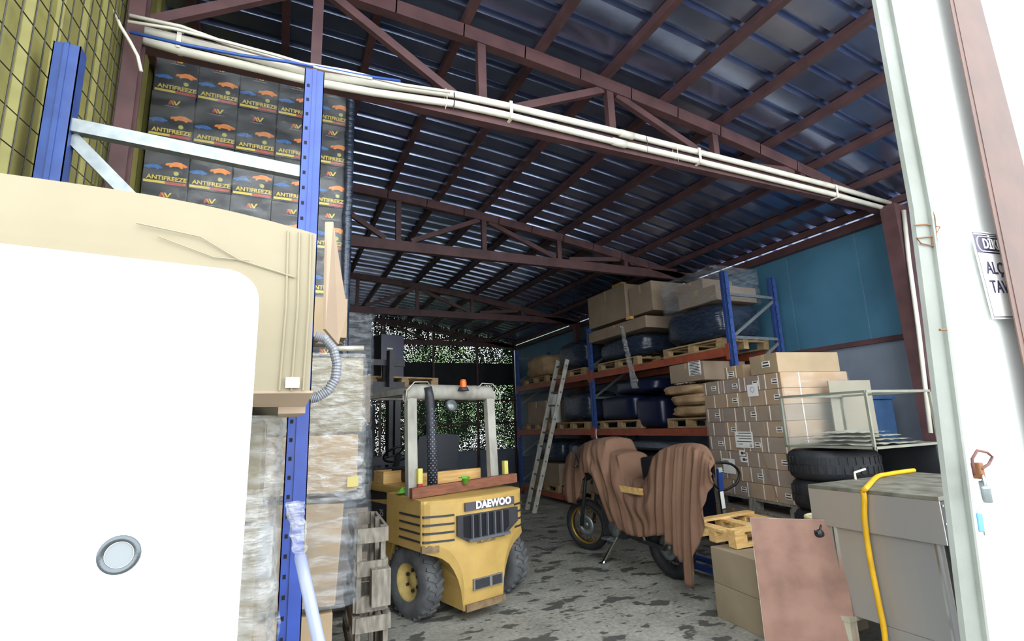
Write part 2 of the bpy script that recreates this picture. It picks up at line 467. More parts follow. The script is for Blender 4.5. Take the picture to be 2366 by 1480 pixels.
# trees beyond the net
def tree(x, y, h, r, lab, seed):
    random.seed(seed)
    t = thing('leafy_tree', lab, 'tree', (x, y, 0), group='trees behind the back net')
    g = MB(); g.tube([(0, 0, 0), (0.1, 0, h * 0.3), (0, 0.1, h * 0.6)], [0.2, 0.15, 0.08], 8); g.build('trunk', M_trunk, t)
    g = MB()
    for i in range(2600):
        a = random.random() * 2 * PI; cz = random.uniform(-1, 1); rr = r * random.random() ** 0.33
        p = Vector((math.cos(a) * math.sqrt(1 - cz * cz) * rr, math.sin(a) * math.sqrt(1 - cz * cz) * rr, h * 0.55 + cz * rr * (h * 0.45 / r)))
        d1 = Vector((random.uniform(-1, 1), random.uniform(-1, 1), random.uniform(-1, 1))).normalized() * 0.13
        d2 = d1.orthogonal().normalized() * 0.07
        g.quad([p - d1, p + d2, p + d1, p - d2])
    o = g.build('foliage', M_foliage, t, fix=False); o['kind'] = 'stuff'
tree(5.0, 18.5, 4.6, 1.8, 'leafy green tree behind the left half of the back net', 1)
tree(9.4, 19.5, 4.8, 2.0, 'leafy green tree behind the right half of the back net', 2)
tree(7.2, 23.5, 6.0, 2.2, 'taller green tree farther behind the net', 3)

# front facade to the right of the opening (door leaf and frame)
df = bpy.data.objects.new('door_1', None); COL.objects.link(df); struct(df)
E1 = [(2021, -60), (2108, 480), (2137, 700), (2229, 1480), (2300, 2200)]
def fx(z, k):   # x of an edge of the leaning door at height z ; k = offset
    pts = [(3.6, 2.13), (2.38, 2.085), (2.01, 2.04), (0.97, 1.90), (0.0, 1.79)]
    if z > 3.6: return 2.16 + k
    for (z1, x1), (z0, x0) in zip(pts, pts[1:]):
        if z >= z0: return x0 + (x1 - x0) * (z - z0) / (z1 - z0) + k
    return 1.79 + k
def strip(name, k0, k1, y0, y1, m, parent, zt=4.9):
    g = MB(); zs = [0.0, 0.5, 0.97, 1.5, 2.01, 2.38, 3.0, 3.6, zt]
    for a, b in zip(zs, zs[1:]):
        g.hexa([(fx(a, k0), y0, a), (fx(a, k1), y0, a), (fx(a, k1), y1, a), (fx(a, k0), y1, a), (fx(b, k0), y0, b), (fx(b, k1), y0, b), (fx(b, k1), y1, b), (fx(b, k0), y1, b)])
    return g.build(name, m, parent)
strip('door_frame', 0.0, 0.086, 0.997, 1.012, M_frame, df)
strip('door_leaf', 0.1, 1.35, 1.0, 1.02, M_whitedoor, df)
o = strip('angle_iron', 0.086, 0.1, 0.985, 1.012, M_frame, df)
# brown vertical bar and pale green strip standing in front of the leaf
t = thing('track_post', 'leaning red brown steel post crossing the warning sign', 'post', (0, 0, 0))
g = MB()
def hx(P): g.hexa([tuple(p) for p in P])
def slab_px(g, pts, Y, d):   # pixel outline (4 points bl br tr tl) on plane Y with depth d towards +Y
    q = [aty(px, py, Y) for px, py in pts]
    g.hexa([q[0], q[1], q[1] + Vector((0, d, 0)), q[0] + Vector((0, d, 0)), q[3], q[2], q[2] + Vector((0, d, 0)), q[3] + Vector((0, d, 0))])
slab_px(g, [(2555, 1700), (2711, 1700), (2226, -150), (2173, -150)], 0.94, 0.008); g.build('shaft', M_rustbar, t)
g = MB(); slab_px(g, [(2540, 1695), (2554, 1695), (2174, -145), (2165, -145)], 0.942, 0.004); o = g.build('flange', M_rustbar, t)
t = thing('green_jamb', 'pale green metal jamb strip right of the red brown post', 'post', (0, 0, 0))
g = MB(); slab_px(g, [(2711, 1700), (2785, 1700), (2282, -150), (2220, -150)], 0.955, 0.006); g.build('face', M_frame, t)

# warning sign on the leaf
def frame_at(px, py, Y):
    p = aty(px, py, Y); return p
sx0, sx1 = aty(2238, 533, 0.983).x, aty(2238, 533, 0.983).x + 0.34
sz1, sz0 = aty(2238, 533, 0.983).z, aty(2265, 735, 0.983).z
t = thing('warning_sign', 'white sign with navy header DIKKAT over ALCAK TAVAN on the white door leaf', 'sign', (sx0 + 0.02, 0.98, sz0), ry=math.radians(-3.5))
t['label'] = 'white warning sign with a navy header, half hidden by the brown post'
W, Hh = sx1 - sx0, sz1 - sz0
g = MB(); g.box(0, W, -0.004, 0, 0, Hh); g.build('plate', M_paper, t)
g = MB()
for (a, b, c, d) in ((0.006, W - 0.006, 0.006, 0.009), (0.006, W - 0.006, Hh - 0.009, Hh - 0.006), (0.006, 0.009, 0.006, Hh - 0.006), (W - 0.009, W - 0.006, 0.006, Hh - 0.006)):
    g.box(a, b, -0.005, -0.004, c, d)
g.build('border', M_signblue, t)
g = MB(); g.box(0.012, W - 0.012, -0.0052, -0.004, Hh - 0.088, Hh - 0.014); g.build('header', M_signblue, t)
g = MB()
rr_ = []
for (cx, cz, a0) in ((W - 0.05, Hh - 0.051, -90), (0.05, Hh - 0.051, 90)):
    for k in range(9):
        a = math.radians(a0 + k * 22.5); rr_.append((cx + 0.03 * math.cos(a), -0.0056, cz + 0.03 * math.sin(a)))
g.tube(rr_, 0.0018, 4, closed=True); g.build('header_outline', M_paper, t)
RT = Matrix.Rotation(PI / 2, 4, 'X')
text('DİKKAT', 0.058, M_paper, t, Matrix.Translation((W / 2, -0.006, Hh - 0.052)) @ RT, bold=0.0006)
text('ALÇAK', 0.07, M_signblue, t, Matrix.Translation((W * 0.45, -0.005, Hh - 0.150)) @ RT, bold=0.0005)
text('TAVAN', 0.07, M_signblue, t, Matrix.Translation((W * 0.46, -0.005, Hh - 0.225)) @ RT, bold=0.0005)

# hasp ring, padlock and key fob on the frame
pr = [(2252, 1098), (2246, 1060), (2258, 1040), (2280, 1044), (2293, 1055), (2284, 1072), (2268, 1082)]
t = thing('lock_ring', 'rusty bent steel ring welded to the door frame above the padlock', 'ring', aty(2252, 1098, 0.94))
o0 = aty(2252, 1098, 0.94)
g = MB(); g.tube([aty(a, b, 0.94 - 0.01 * (i > 1)) - o0 for i, (a, b) in enumerate(pr)], 0.0045, 8); g.build('rod', mat('rusty_iron', '#4a2624', '#5e382a', rough=0.6, scale=30), t, smooth=True)
g = MB(); p = aty(2254, 1090, 0.95) - o0; g.box(p.x - 0.012, p.x + 0.012, -0.01, 0.015, p.z - 0.02, p.z + 0.03); g.build('weld_plate', M_rust, t, bevel=0.004)
p = aty(2277, 1135, 0.93)
t = thing('padlock', 'brushed steel padlock with a purple label hanging from the rusty ring', 'padlock', p, rz=0.5, ry=-0.25)
g = MB(); g.box(-0.03, 0.03, -0.012, 0.012, -0.026, 0.026); g.build('body', M_galv, t, bevel=0.006)
g = MB(); g.box(-0.018, 0.02, -0.0135, -0.012, -0.01, 0.01); o = g.build('face_label', mat('lavender_label', '#c9c0e8', rough=0.5), t)
g = MB(); g.tube([(-0.015, 0, 0.02), (-0.015, 0, 0.042), (-0.008, 0, 0.05), (0.005, 0, 0.05), (0.012, 0, 0.042), (0.012, 0, 0.02)], 0.004, 8); g.build('shackle', M_chrome, t, smooth=True)
p = aty(2264, 1200, 0.93)
t = thing('key_fob', 'light blue key fob and key hanging below the padlock', 'key fob', p, ry=0.1)
g = MB(); g.box(-0.013, 0.013, -0.003, 0.003, -0.035, 0.02); g.build('tag', mat('blue_fob', '#3f78b0', rough=0.3), t, bevel=0.004)
g = MB(); g.tube([(0.01 * math.cos(a), 0, 0.03 + 0.01 * math.sin(a)) for a in [k * PI / 6 for k in range(12)]], 0.0012, 5, closed=True); g.build('ring', M_chrome, t, smooth=True)
g = MB(); g.box(0.012, 0.018, -0.0015, 0.0015, -0.045, 0.02); g.build('key', M_chrome, t)
t = thing('rope_loop', 'rust coloured wire loop tied round the door frame', 'wire', (0, 0, 0))
g = MB(); g.tube([aty(a, b, 0.992) for a, b in ((2112, 520), (2140, 518), (2172, 524), (2160, 545), (2118, 550), (2128, 562), (2166, 570), (2160, 500), (2152, 480), (2156, 570))], 0.0025, 5); g.build('strand', M_rust, t)
t = thing('frame_bolt', 'small brown bolt on the door frame between wire loop and padlock', 'bolt', aty(2176, 762, 0.95))
g = MB(); g.tube([(-0.012, 0, 0), (0.014, -0.006, 0)], 0.004, 8); g.build('shank', M_rust, t)

# ------------------------------------------------------------------ conduits along the front truss
def pipe_thing(name, lab, cat, pts, r, m, grp=None, n=10):
    p0 = Vector(pts[0]); t = thing(name, lab, cat, p0, group=grp)
    g = MB(); g.tube([Vector(p) - p0 for p in pts], r, n); g.build('tube' if cat != 'cable' else 'sheath', m, t, smooth=True)
    return t, p0
def pxline(pts, Y): return [aty(a, b, Y) for a, b in pts]
YC = 3.365
up = pxline([(296, 62), (420, 92), (560, 128), (720, 172), (860, 193), (1050, 218), (1180, 246), (1420, 303), (1600, 348), (1760, 388), (1930, 432), (2085, 478)], YC)
lo = pxline([(300, 84), (420, 118), (560, 150), (720, 188), (860, 213), (1050, 240), (1180, 268), (1410, 325), (1600, 369), (1760, 408), (1930, 450), (2088, 493)], YC)
t1, p1 = pipe_thing('conduit_pipe', 'white plastic conduit along the front truss, upper of the pair', 'pipe', up, 0.028, M_pvc, 'white conduits')
t2, p2 = pipe_thing('conduit_pipe', 'white plastic conduit along the front truss, lower of the pair', 'pipe', lo, 0.028, M_pvc, 'white conduits')
for (t, p0, a) in ((t1, p1, (1432, 307)), (t2, p2, (1415, 326))):
    q = aty(a[0], a[1], YC) - p0; q2 = aty(a[0] + 30, a[1] + 8, YC) - p0
    g = MB(); g.tube([q, q2], 0.034, 12); g.build('coupling', M_pvc, t, smooth=True)
v1 = pxline([(2088, 486), (2100, 600), (2122, 760), (2150, 1000)], 3.19)
pipe_thing('conduit_pipe', 'white plastic conduit running down the right column', 'pipe', v1, 0.022, M_pvc, 'white conduits')
for i, (a, b, lab) in enumerate(((1178, 258, 'white pipe clip left of the couplings'), (1612, 362, 'white pipe clip right of the couplings'), (1928, 444, 'white pipe clip near the right column'), (416, 92, 'white pipe clip near the yellow wall'))):
    q = aty(a, b, YC)
    t = thing('pipe_clip', lab + ' on the conduits', 'clip', q, group='pipe clips')
    g = MB(); g.box(-0.012, 0.012, -0.036, -0.028, -0.07, 0.07); g.box(-0.012, 0.012, -0.036, 0.05, -0.078, -0.068); g.box(-0.012, 0.012, -0.036, 0.03, 0.068, 0.076)
    g.build('bracket', M_strap, t)
for i, (a, b, m, w) in enumerate(((1047, 230, M_black, 'black cable tie'), (1030, 226, M_pvc, 'white cable tie'), (1490, 330, M_black, 'black cable tie'), (1560, 350, M_pvc, 'white cable tie'))):
    q = aty(a, b, YC)
    t = thing('cable_tie', w + (' left' if i < 2 else ' right') + ' of the pipe couplings round both conduits', 'cable tie', q)
    g = MB(); k = 14
    g.tube([(0, 0.033 * math.cos(2 * PI * j / k), 0.075 * math.sin(2 * PI * j / k)) for j in range(k)], 0.004, 4, closed=True); g.tube([(0, -0.03, -0.06), (-0.02, -0.05, -0.13)], 0.002, 4)
    g.build('loop', m, t)
pipe_thing('power_cable', 'blue cable lying along the conduits on the left', 'cable', pxline([(300, 74), (430, 104), (560, 128), (660, 142), (740, 156), (820, 172), (925, 187)], 3.22), 0.010, M_cableblue, n=6)
pipe_thing('power_cable', 'pale cable lying over the conduits on the left', 'cable', pxline([(296, 50), (400, 66), (520, 96), (640, 128), (740, 158), (860, 182)], 3.22), 0.010, M_pvc, n=6)
pipe_thing('power_cable', 'thin cream cable curving above the upper conduit', 'cable', pxline([(300, 36), (420, 62), (540, 106), (660, 140), (800, 164), (930, 196), (1040, 212)], 3.28), 0.012, M_pvc, n=6)
pipe_thing('power_cable', 'black twisted cable tied to the upper end of the left column', 'cable', pxline([(262, 20), (278, 60), (300, 96), (318, 130), (326, 165)], 3.2), 0.010, M_pvc, n=6)[0]['label'] = 'pale twisted cable hanging at the top of the left column'

# ------------------------------------------------------------------ blue rack frame on the left
RYp = 2.4
t = thing('rack_upright', 'blue perforated pallet rack frame with grey bracing in front of the conduits', 'rack frame', (0.05, RYp, 0))
def rack_post(g, gh, x, y, z1, w=0.09, d=0.07, front=-1):
    # channel: front web, two flanges with lips ; holes as dark proud discs are parts built apart
    g.box(x - w / 2, x + w / 2, y - d / 2, y - d / 2 + 0.004, 0, z1)
    g.box(x - w / 2, x - w / 2 + 0.004, y - d / 2, y + d / 2, 0, z1)
    g.box(x + w / 2 - 0.004, x + w / 2, y - d / 2, y + d / 2, 0, z1)
    g.box(x - 0.008, x + 0.008, y - d / 2 - 0.008, y - d / 2, 0, z1 - 0.0)
    k = 0
    z = 0.12
    while z < z1 - 0.03:
        for xx in (x - w / 2 + 0.018,):
            gh.box(xx - 0.006, xx + 0.006, y - d / 2 - 0.0015, y - d / 2 - 0.0005, z - 0.008, z + 0.008)
        z += 0.075
for (x, z1) in ((0.03, 3.36), (-0.90 + 0.0, 3.22)):
    g = MB(); gh = MB(); rack_post(g, gh, x, 0, z1, w=0.088); p = g.build('post', M_rackblue if x > 0 else M_rackblue2, t)
    if x > 0: o = gh.build('hole', M_hole, p); o['kind'] = 'stuff'
g = MB(); g.bar((-0.86, 0, 2.88), (0.0, 0, 2.83), 0.04, 0.055); g.build('brace', M_galv, t)
g = MB(); g.bar((-0.86, 0.02, 2.84), (-0.0, 0.02, 1.95), 0.04, 0.05); g.build('brace', M_galv, t)
g = MB(); g.bar((-0.86, 0, 0.6), (0.0, 0, 0.55), 0.04, 0.055); g.build('brace', M_galv, t)

# ------------------------------------------------------------------ carton builder
def carton(lab, loc, size, rz=0.0, m=None, group=None, tape=True, labels=(), straps=(), name='carton', rx=0.0, ry=0.0, cat='carton'):
    """loc = centre of the base; label rectangles: (face 'x-'|'y-', u, v, w, h) in metres from the face's lower centre"""
    m = m or M_card
    w, d, h = size
    t = thing(name, lab, cat, loc, rz, group, rx=rx, ry=ry)
    g = MB(); g.box(-w / 2, w / 2, -d / 2, d / 2, 0, h)
    g.build('body', m, t, bevel=min(0.006, h * 0.05))
    if tape:
        g = MB(); e = 0.0012
        g.box(-w / 2 - e, w / 2 + e, -0.024, 0.024, h * 0.7, h + e)
        g.build('tape', M_tape, t)
    for (f, u, v, a, b) in labels:
        g = MB(); e = 0.003
        if f == 'x-':
            g.box(-w / 2 - e, -w / 2, u - a / 2, u + a / 2, v, v + b)
        else:
            g.box(u - a / 2, u + a / 2, -d / 2 - e, -d / 2, v, v + b)
        lb = g.build('label', M_paper, t)
        g = MB(); n = max(2, int(b / 0.022))
        for k in range(n):
            vv = v + b * (k + 0.5) / n; aa = a * (0.34 if k % 2 else 0.42)
            if f == 'x-': g.box(-w / 2 - e - 0.0008, -w / 2 - e, u - aa, u + aa, vv - b * 0.12 / n * 2, vv + b * 0.12 / n * 2)
            else: g.box(u - aa, u + aa, -d / 2 - e - 0.0008, -d / 2 - e, vv - b * 0.12 / n * 2, vv + b * 0.12 / n * 2)
        g.build('print', M_ink, lb)
    for (f, u) in straps:
        g = MB(); e = 0.0035
        if f == 'x-': g.box(-w / 2 - e, -w / 2, u - 0.006, u + 0.006, h * 0.03, h * 0.97)
        else: g.box(u - 0.006, u + 0.006, -d / 2 - e, -d / 2, h * 0.03, h * 0.97)
        g.build('strap', M_strap, t)
    return t

def film_shell(lab, cx, cy, w, d, z0, z1, rz=0.0, amp=0.012, m=None, seed=0, top=True, name='stretch_film', nu=72, nz=None, grp=None):
    """crinkled stretch film round a load, with a sagging top"""
    t = thing(name, lab, 'stretch film', (cx, cy, z0), rz, grp)
    g = MB(); hh = z1 - z0; nz = nz or max(8, int(hh / 0.045))
    per = 2 * (w + d)
    def base(u):
        s = (u % 1.0) * per
        if s < w: return (-w / 2 + s, -d / 2, 0, -1)
        s -= w
        if s < d: return (w / 2, -d / 2 + s, 1, 0)
        s -= d
        if s < w: return (w / 2 - s, d / 2, 0, 1)
        s -= w
        return (-w / 2, d / 2 - s, -1, 0)
    def fn(u, v):
        x, y, nx, ny = base(u)
        q = noise.noise(Vector((x * 5 + seed * 9, y * 5, v * hh * 18))) + 0.7 * noise.noise(Vector((x * 17, y * 17 + seed, v * hh * 7))) + 0.5 * noise.noise(Vector((x * 30 + v * hh * 30, y * 30 - v * hh * 26, seed)))
        k = 0.008 + amp * (0.6 + q)
        f = 1.0 - 0.03 * (abs(x / w * 2) ** 8 + 0)
        return (x * f + nx * k, y + ny * k, v * hh)
    g.grid(fn, nu, nz)
    if top:
        g.grid(lambda u, v: ((u - 0.5) * w * 0.985, (v - 0.5) * d * 0.985, hh + 0.012 * noise.noise(Vector((u * 7, v * 7, seed)))), 16, 12)
    o = g.build('wrap', m or M_film, t, smooth=True, fix=False)
    return t

def pallet(lab, loc, rz=0.0, L=1.2, W=0.8, m=None, group='wooden pallets', rx=0.0, ry=0.0, nb=5):
    """boards along x (L); entry seen from -y"""
    m = m or M_palletw
    t = thing('wooden_pallet', lab, 'pallet', loc, rz, group, rx=rx, ry=ry)
    n = nb
    for i in range(n):
        y = -W / 2 + 0.05 + (W - 0.1) * i / (n - 1)
        g = MB(); g.box(-L / 2, L / 2, y - 0.05, y + 0.05, 0.122, 0.144); g.build('top_board', m, t)
    for x in (-L / 2 + 0.05, 0, L / 2 - 0.05):
        g = MB(); g.box(x - 0.05, x + 0.05, -W / 2, W / 2, 0.10, 0.121); g.build('cross_board', m, t)
    for y in (-W / 2 + 0.05, 0, W / 2 - 0.05):
        g = MB(); g.box(-L / 2, L / 2, y - 0.05, y + 0.05, 0, 0.021); g.build('bottom_board', m, t)
        for x in (-L / 2 + 0.06, 0, L / 2 - 0.06):
            g = MB(); g.box(x - 0.06, x + 0.06, y - 0.048, y + 0.048, 0.0215, 0.0995); g.build('block', m, t)
    return t

# ------------------------------------------------------------------ antifreeze cartons behind the rack frame
M_afbox = mat('black_carton_print', '#16191f', '#1d2128', rough=0.45, scale=4)
M_afy = mat('print_yellow', '#c9b54a', rough=0.5)
M_afr = mat('print_red', '#a8443a', rough=0.5)
M_afo = mat('print_orange', '#e08a3a', '#c46a24', rough=0.5, scale=30)
M_afb = mat('print_blue', '#2f6fb5', '#1f4f8a', rough=0.5, scale=30)
M_afg = mat('print_grey', '#7d828a', rough=0.5)
M_afbadge = mat('print_badge', '#a8a556', rough=0.5)
BW, BD, BH = 0.268, 0.38, 0.352
g = MB(); g.box(-BW / 2, BW / 2, -BD / 2, BD / 2, 0, BH)
AF_body = g.mesh('body', M_afbox, bevel=0.006)
g = MB()
yf = -BD / 2 - 0.001
def fr(x0, x1, z0, z1): g.box(x0, x1, yf - 0.001, yf, z0, z1)
g.m = 0; fr(-0.125, 0.0, 0.012, 0.03)
g.m = 1; fr(0.0, 0.125, 0.010, 0.03)
def poly(pts, m): g.m = m; g.prism(pts, Matrix.Translation((0, yf, 0)) @ Matrix.Rotation(PI / 2, 4, 'X'), 0.001)
# logo : slanted N and V strokes
poly([(-0.030, 0.262), (-0.016, 0.262), (-0.008, 0.29), (-0.020, 0.296)], 1)
poly([(-0.020, 0.296), (-0.008, 0.296), (0.010, 0.262), (-0.002, 0.262)], 2)
poly([(-0.002, 0.296), (0.010, 0.296), (0.024, 0.268), (0.016, 0.262)], 0)
poly([(0.016, 0.262), (0.024, 0.262), (0.046, 0.300), (0.034, 0.300)], 0)
g.m = 4; fr(-0.045, 0.045, 0.246, 0.250)
def car(x, z, s, m):
    P = [(-0.058, 0.002), (-0.042, 0.0), (-0.037, 0.009), (-0.025, 0.009), (-0.02, 0), (0.02, 0), (0.025, 0.009), (0.037, 0.009), (0.042, 0), (0.058, 0.003), (0.06, 0.014), (0.045, 0.019), (0.022, 0.030), (-0.006, 0.031), (-0.026, 0.021), (-0.05, 0.017)]
    poly([(x + a * s, z + b * s) for a, b in P], m)
    for q in (-0.028, 0.028):
        poly([(x + q * s + 0.010 * s * math.cos(k * PI / 5), z + 0.001 + 0.010 * s * math.sin(k * PI / 5)) for k in range(10)], m)
car(-0.078, 0.120, 0.95, 3)
car(0.058, 0.150, 1.15, 2)
poly([(0.062 + 0.016 * math.cos(k * PI / 6), 0.098 + 0.016 * math.sin(k * PI / 6)) for k in range(12)], 5)
AF_print = g.mesh('print', [M_afy, M_afr, M_afo, M_afb, M_afg, M_afbadge], fix=False)
AF_text = text_mesh('ANTIFREEZE', 0.043, M_afy, depth=0.0004, bold=0.001)
AFX, AFY = -0.80, 4.0
for r in range(7):
    for c in range(5):
        pass
        z = 4.47 - (r - 0) * (BH + 0.003) - 0.0
        if r == 0: where = 'topmost row under the roof'
        else: where = ORD[r] + ' row below the roof'
        if c == 4: cpos = 'right end of row'
        elif c == 0: cpos = 'left end beside yellow wall'
        else: cpos = ORD[c] + ' place from the left'
        t = thing('antifreeze_carton', f'black antifreeze carton, {cpos}, {where}', 'carton', (AFX + c * (BW + 0.003) + random.uniform(-.003, .003), AFY + BD / 2 + random.uniform(-.01, .01), z - 0.39), group='black antifreeze cartons')
        place('body', AF_body, t); place('print', AF_print, t)
        o = place('lettering', AF_text, t); o.matrix_local = Matrix.Translation((0.01, yf - 0.0015, 0.052)) @ RT
# pallets and slabs between the layers
film_shell('clear stretch film round the black antifreeze cartons', AFX + 2 * BW, AFY + BD / 2, 5 * BW + 0.03, BD + 0.02, 1.98, 4.45, amp=0.006, m=glassy('thin_film', '#cfd2d2', 0.045, 0.12, 1.0, 12, (1, 1, 2)), seed=3, nu=90, nz=40)
t = thing('edge_protector', 'black film covered edge strip at the right end of the antifreeze cartons', 'edge strip', (0.42, AFY - 0.03, 0.0))
g = MB(); g.grid(lambda u, v: (0.035 * math.cos(u * 2 * PI) + 0.008 * noise.noise(Vector((u * 3, v * 30, 0))), 0.03 * math.sin(u * 2 * PI), 1.4 + 3.1 * v), 12, 60); g.build('wrap', M_darkfilm, t, smooth=True, fix=False)
t = thing('plywood_sheet', 'pale plywood sheet on top of the antifreeze cartons under the roof', 'board', (0.26, AFY + 0.2, 4.47))
g = MB(); g.box(-0.15, 0.17, -0.2, 0.2, 0, 0.05); g.build('sheet', M_palletw, t, bevel=0.004)
# lower load that the antifreeze stands on
for k, z in enumerate((0.0, 0.95)):
    pallet('pallet under the antifreeze cartons, ' + ('on the floor' if k == 0 else 'upper one'), (-0.2, 4.3, z), m=M_palletw)
    for c in range(3):
        carton(f'brown carton below the antifreeze, {ORD[c]} from the left, {"lower" if k == 0 else "upper"} layer', (-0.6 + c * 0.4, 4.3, z + 0.146), (0.39, 0.55, 0.79 if k == 0 else 0.83), m=M_card4)

# ------------------------------------------------------------------ big carton and white board at the left front
t = thing('large_carton', 'large pale cardboard box resting behind the white board on the left', 'carton', (-0.6, 1.3, 1.745))
def bigf(x): return 0.40 + 0.045 * math.cos((x + 0.15) * 1.3) - 0.10 * max(0, x - 0.25) ** 2 * 2
g = MB()
def fbox(u, v):   # front face bulging slightly
    x = -0.33 + 0.995 * u
    return (x, -0.018 * math.sin(PI * u) * math.sin(PI * v), bigf(x) * v)
g.grid(fbox, 30, 10)
g.grid(lambda u, v: (-0.33 + 0.995 * u, 0.95 * v, bigf(-0.33 + 0.995 * u)), 30, 2)
g.grid(lambda u, v: (0.665, 0.95 * u, bigf(0.665) * v), 2, 4)
g.grid(lambda u, v: (-0.33 + 0.995 * u, 0.95 * v, -0.03 * v), 4, 2)
g.grid(lambda u, v: (-0.33 + 0.995 * u, 0.95, bigf(-0.33 + 0.995 * u) * v - 0.03 * (1 - v)), 30, 2)
g.grid(lambda u, v: (-0.33, 0.95 * u, bigf(-0.33) * v), 2, 4)
g.build('body', M_card2, t, smooth=False)
g = MB(); g.hexa([(0.60, 0.06, -0.05), (0.66, 0.06, -0.05), (0.655, 0.4, -0.05), (0.60, 0.4, -0.05), (0.60, 0.06, -0.032), (0.66, 0.06, -0.032), (0.655, 0.4, -0.032), (0.60, 0.4, -0.032)])
g.hexa([(0.30, 0.0, -0.006), (0.672, 0.0, -0.006), (0.66, 0.06, -0.035), (0.30, 0.06, -0.03), (0.30, 0.0, 0.0), (0.672, 0.0, 0.0), (0.66, 0.06, -0.028), (0.30, 0.06, -0.024)])
o = g.build('bottom_flap', M_card4, t)
# side flap hanging open
q = [aty(757, 512, 1.32), aty(770, 512, 1.32), aty(803, 720, 1.42), aty(782, 795, 1.42), aty(752, 760, 1.32)]
o0 = Vector((-0.6, 1.3, 1.745))
g = MB(); pts = [p - o0 for p in q]
n0 = Vector((-0.006, 0.004, 0))
g.quad(pts); g.quad([p + n0 for p in pts])
for i in range(5):
    j = (i + 1) % 5; g.quad([pts[i], pts[j], pts[j] + n0, pts[i] + n0])
g.build('side_flap', M_card4, t)
# short crease lines and worn vertical edge
g = MB()
for k in range(3):
    g.tube([(0.60 + 0.025 * k, -0.004, 0.0), (0.605 + 0.025 * k, -0.008, 0.2), (0.60 + 0.026 * k, -0.003, bigf(0.62) - 0.01)], 0.0025, 5)
o = g.build('crease', M_card2, t)
g = MB(); g.box(0.612, 0.642, -0.010, -0.005, 0.006, 0.03); g.build('tape_patch', M_strap, t)
g = MB()
g.tube([(0.30, -0.019, 0.36), (0.42, -0.015, 0.345), (0.5, -0.012, 0.30), (0.62, -0.006, 0.27)], 0.002, 5)
g.tube([(0.34, -0.019, 0.335), (0.45, -0.014, 0.30), (0.52, -0.011, 0.30)], 0.0015, 5)
g.build('crease', M_card2, t)

# white board with rounded corner (stands in front)
WY = 0.95
pA, pB, pC = aty(0, 588, WY), aty(540, 633, WY), aty(585, 690, WY)
xr = aty(575, 1000, WY).x
zt = pB.z
t = thing('white_board', 'white scuffed board with a rounded corner and a chrome ring standing at the left front', 'board', (xr, WY, 0))
pts = [(-0.75, 0.0), (0.0, 0.0), (0.003, zt - 0.06)]
for k in range(1, 8):
    a = k * PI / 16; pts.append((-0.05 + 0.053 * math.cos(a), zt - 0.05 + 0.05 * math.sin(a)))
pts += [(-0.05, zt), (-0.75, zt + 0.028)]
g = MB(); g.prism(pts, Matrix.Rotation(PI / 2, 4, 'X'), 0.028); g.build('slab', M_white, t)
pr_ = aty(274, 1282, WY - 0.03) - Vector((xr, WY, 0))
g = MB(); g.lathe([(0.0, -0.001), (0.017, -0.001), (0.019, 0.004), (0.024, 0.005), (0.026, 0.0)], 28, Matrix.Translation((pr_.x, -0.028, pr_.z)) @ Matrix.Rotation(PI / 2, 4, 'X')); g.build('ring', mat('ring_steel', '#50565a', rough=0.3, metal=0.8), t, smooth=True)
g = MB(); g.lathe([(0.0, 0.0015), (0.0165, 0.0015), (0.0166, -0.001)], 24, Matrix.Translation((pr_.x, -0.028, pr_.z)) @ Matrix.Rotation(PI / 2, 4, 'X')); g.build('hole_cap', mat('grey_plug', '#6e7478', rough=0.5), t)
# faint pencil scribble
g = MB(); random.seed(5)
for k in range(16):
    px = 225 + k * 14 + random.uniform(-4, 4); py = 648 + random.uniform(-7, 9) + k * 0.6
    a = aty(px, py, WY - 0.0288) - Vector((xr, WY, 0)); b = aty(px + random.uniform(3, 12), py + random.uniform(-8, 8), WY - 0.0288) - Vector((xr, WY, 0))
    g.tube([a, b], 0.0007, 4)
g.build('scribble', mat('faint_pencil', '#cfd0d2', rough=0.8), t)

# ------------------------------------------------------------------ wrapped cartons left of the blue post
LS = [(0.0, 0.52), (0.53, 0.50), (1.04, 0.36), (1.41, 0.28)]
names = ['on the floor', 'second from the floor', 'third from the floor', 'topmost, under the large box']
for i, (z, hh) in enumerate(LS):
    carton(f'film wrapped tan carton left of the blue post, {names[i]}', (-0.36 + 0.008 * i, 1.95 + 0.01 * i, z), (0.66 - 0.02 * i, 0.6, hh), m=M_card2 if i != 1 else M_card3, group='wrapped cartons left of the blue post')
carton('white paper wrapped parcel showing through the film left of the blue post', (-0.02, 1.75, 1.25), (0.05, 0.08, 0.14), m=mat('grey_paper', '#8d9092'), name='parcel', cat='parcel', tape=False)
film_shell('crumpled clear film wrapped round the cartons left of the blue post', -0.36, 1.95, 0.72, 0.68, 0.02, 1.70, amp=0.022, seed=11, nu=140, nz=80)
# hanging loose sheet of film
t = thing('loose_film', 'loose crumpled film hanging between the left cartons and the blue post', 'stretch film', (0.03, 1.66, 0.9))
def lf(u, v):
    z = 0.85 * v - 0.25
    w_ = 0.05 + 0.08 * math.sin(PI * min(1, max(0, 1 - v)))
    x = -0.09 + w_ * (u - 0.3) * 1.0 + 0.02 * noise.noise(Vector((u * 3, v * 9, 2)))
    return (x, 0.03 * noise.noise(Vector((u * 6, v * 8, 0))) - 0.04 * u, z)
g = MB(); g.grid(lf, 20, 40); g.build('wrap', M_film, t, smooth=True, fix=False)
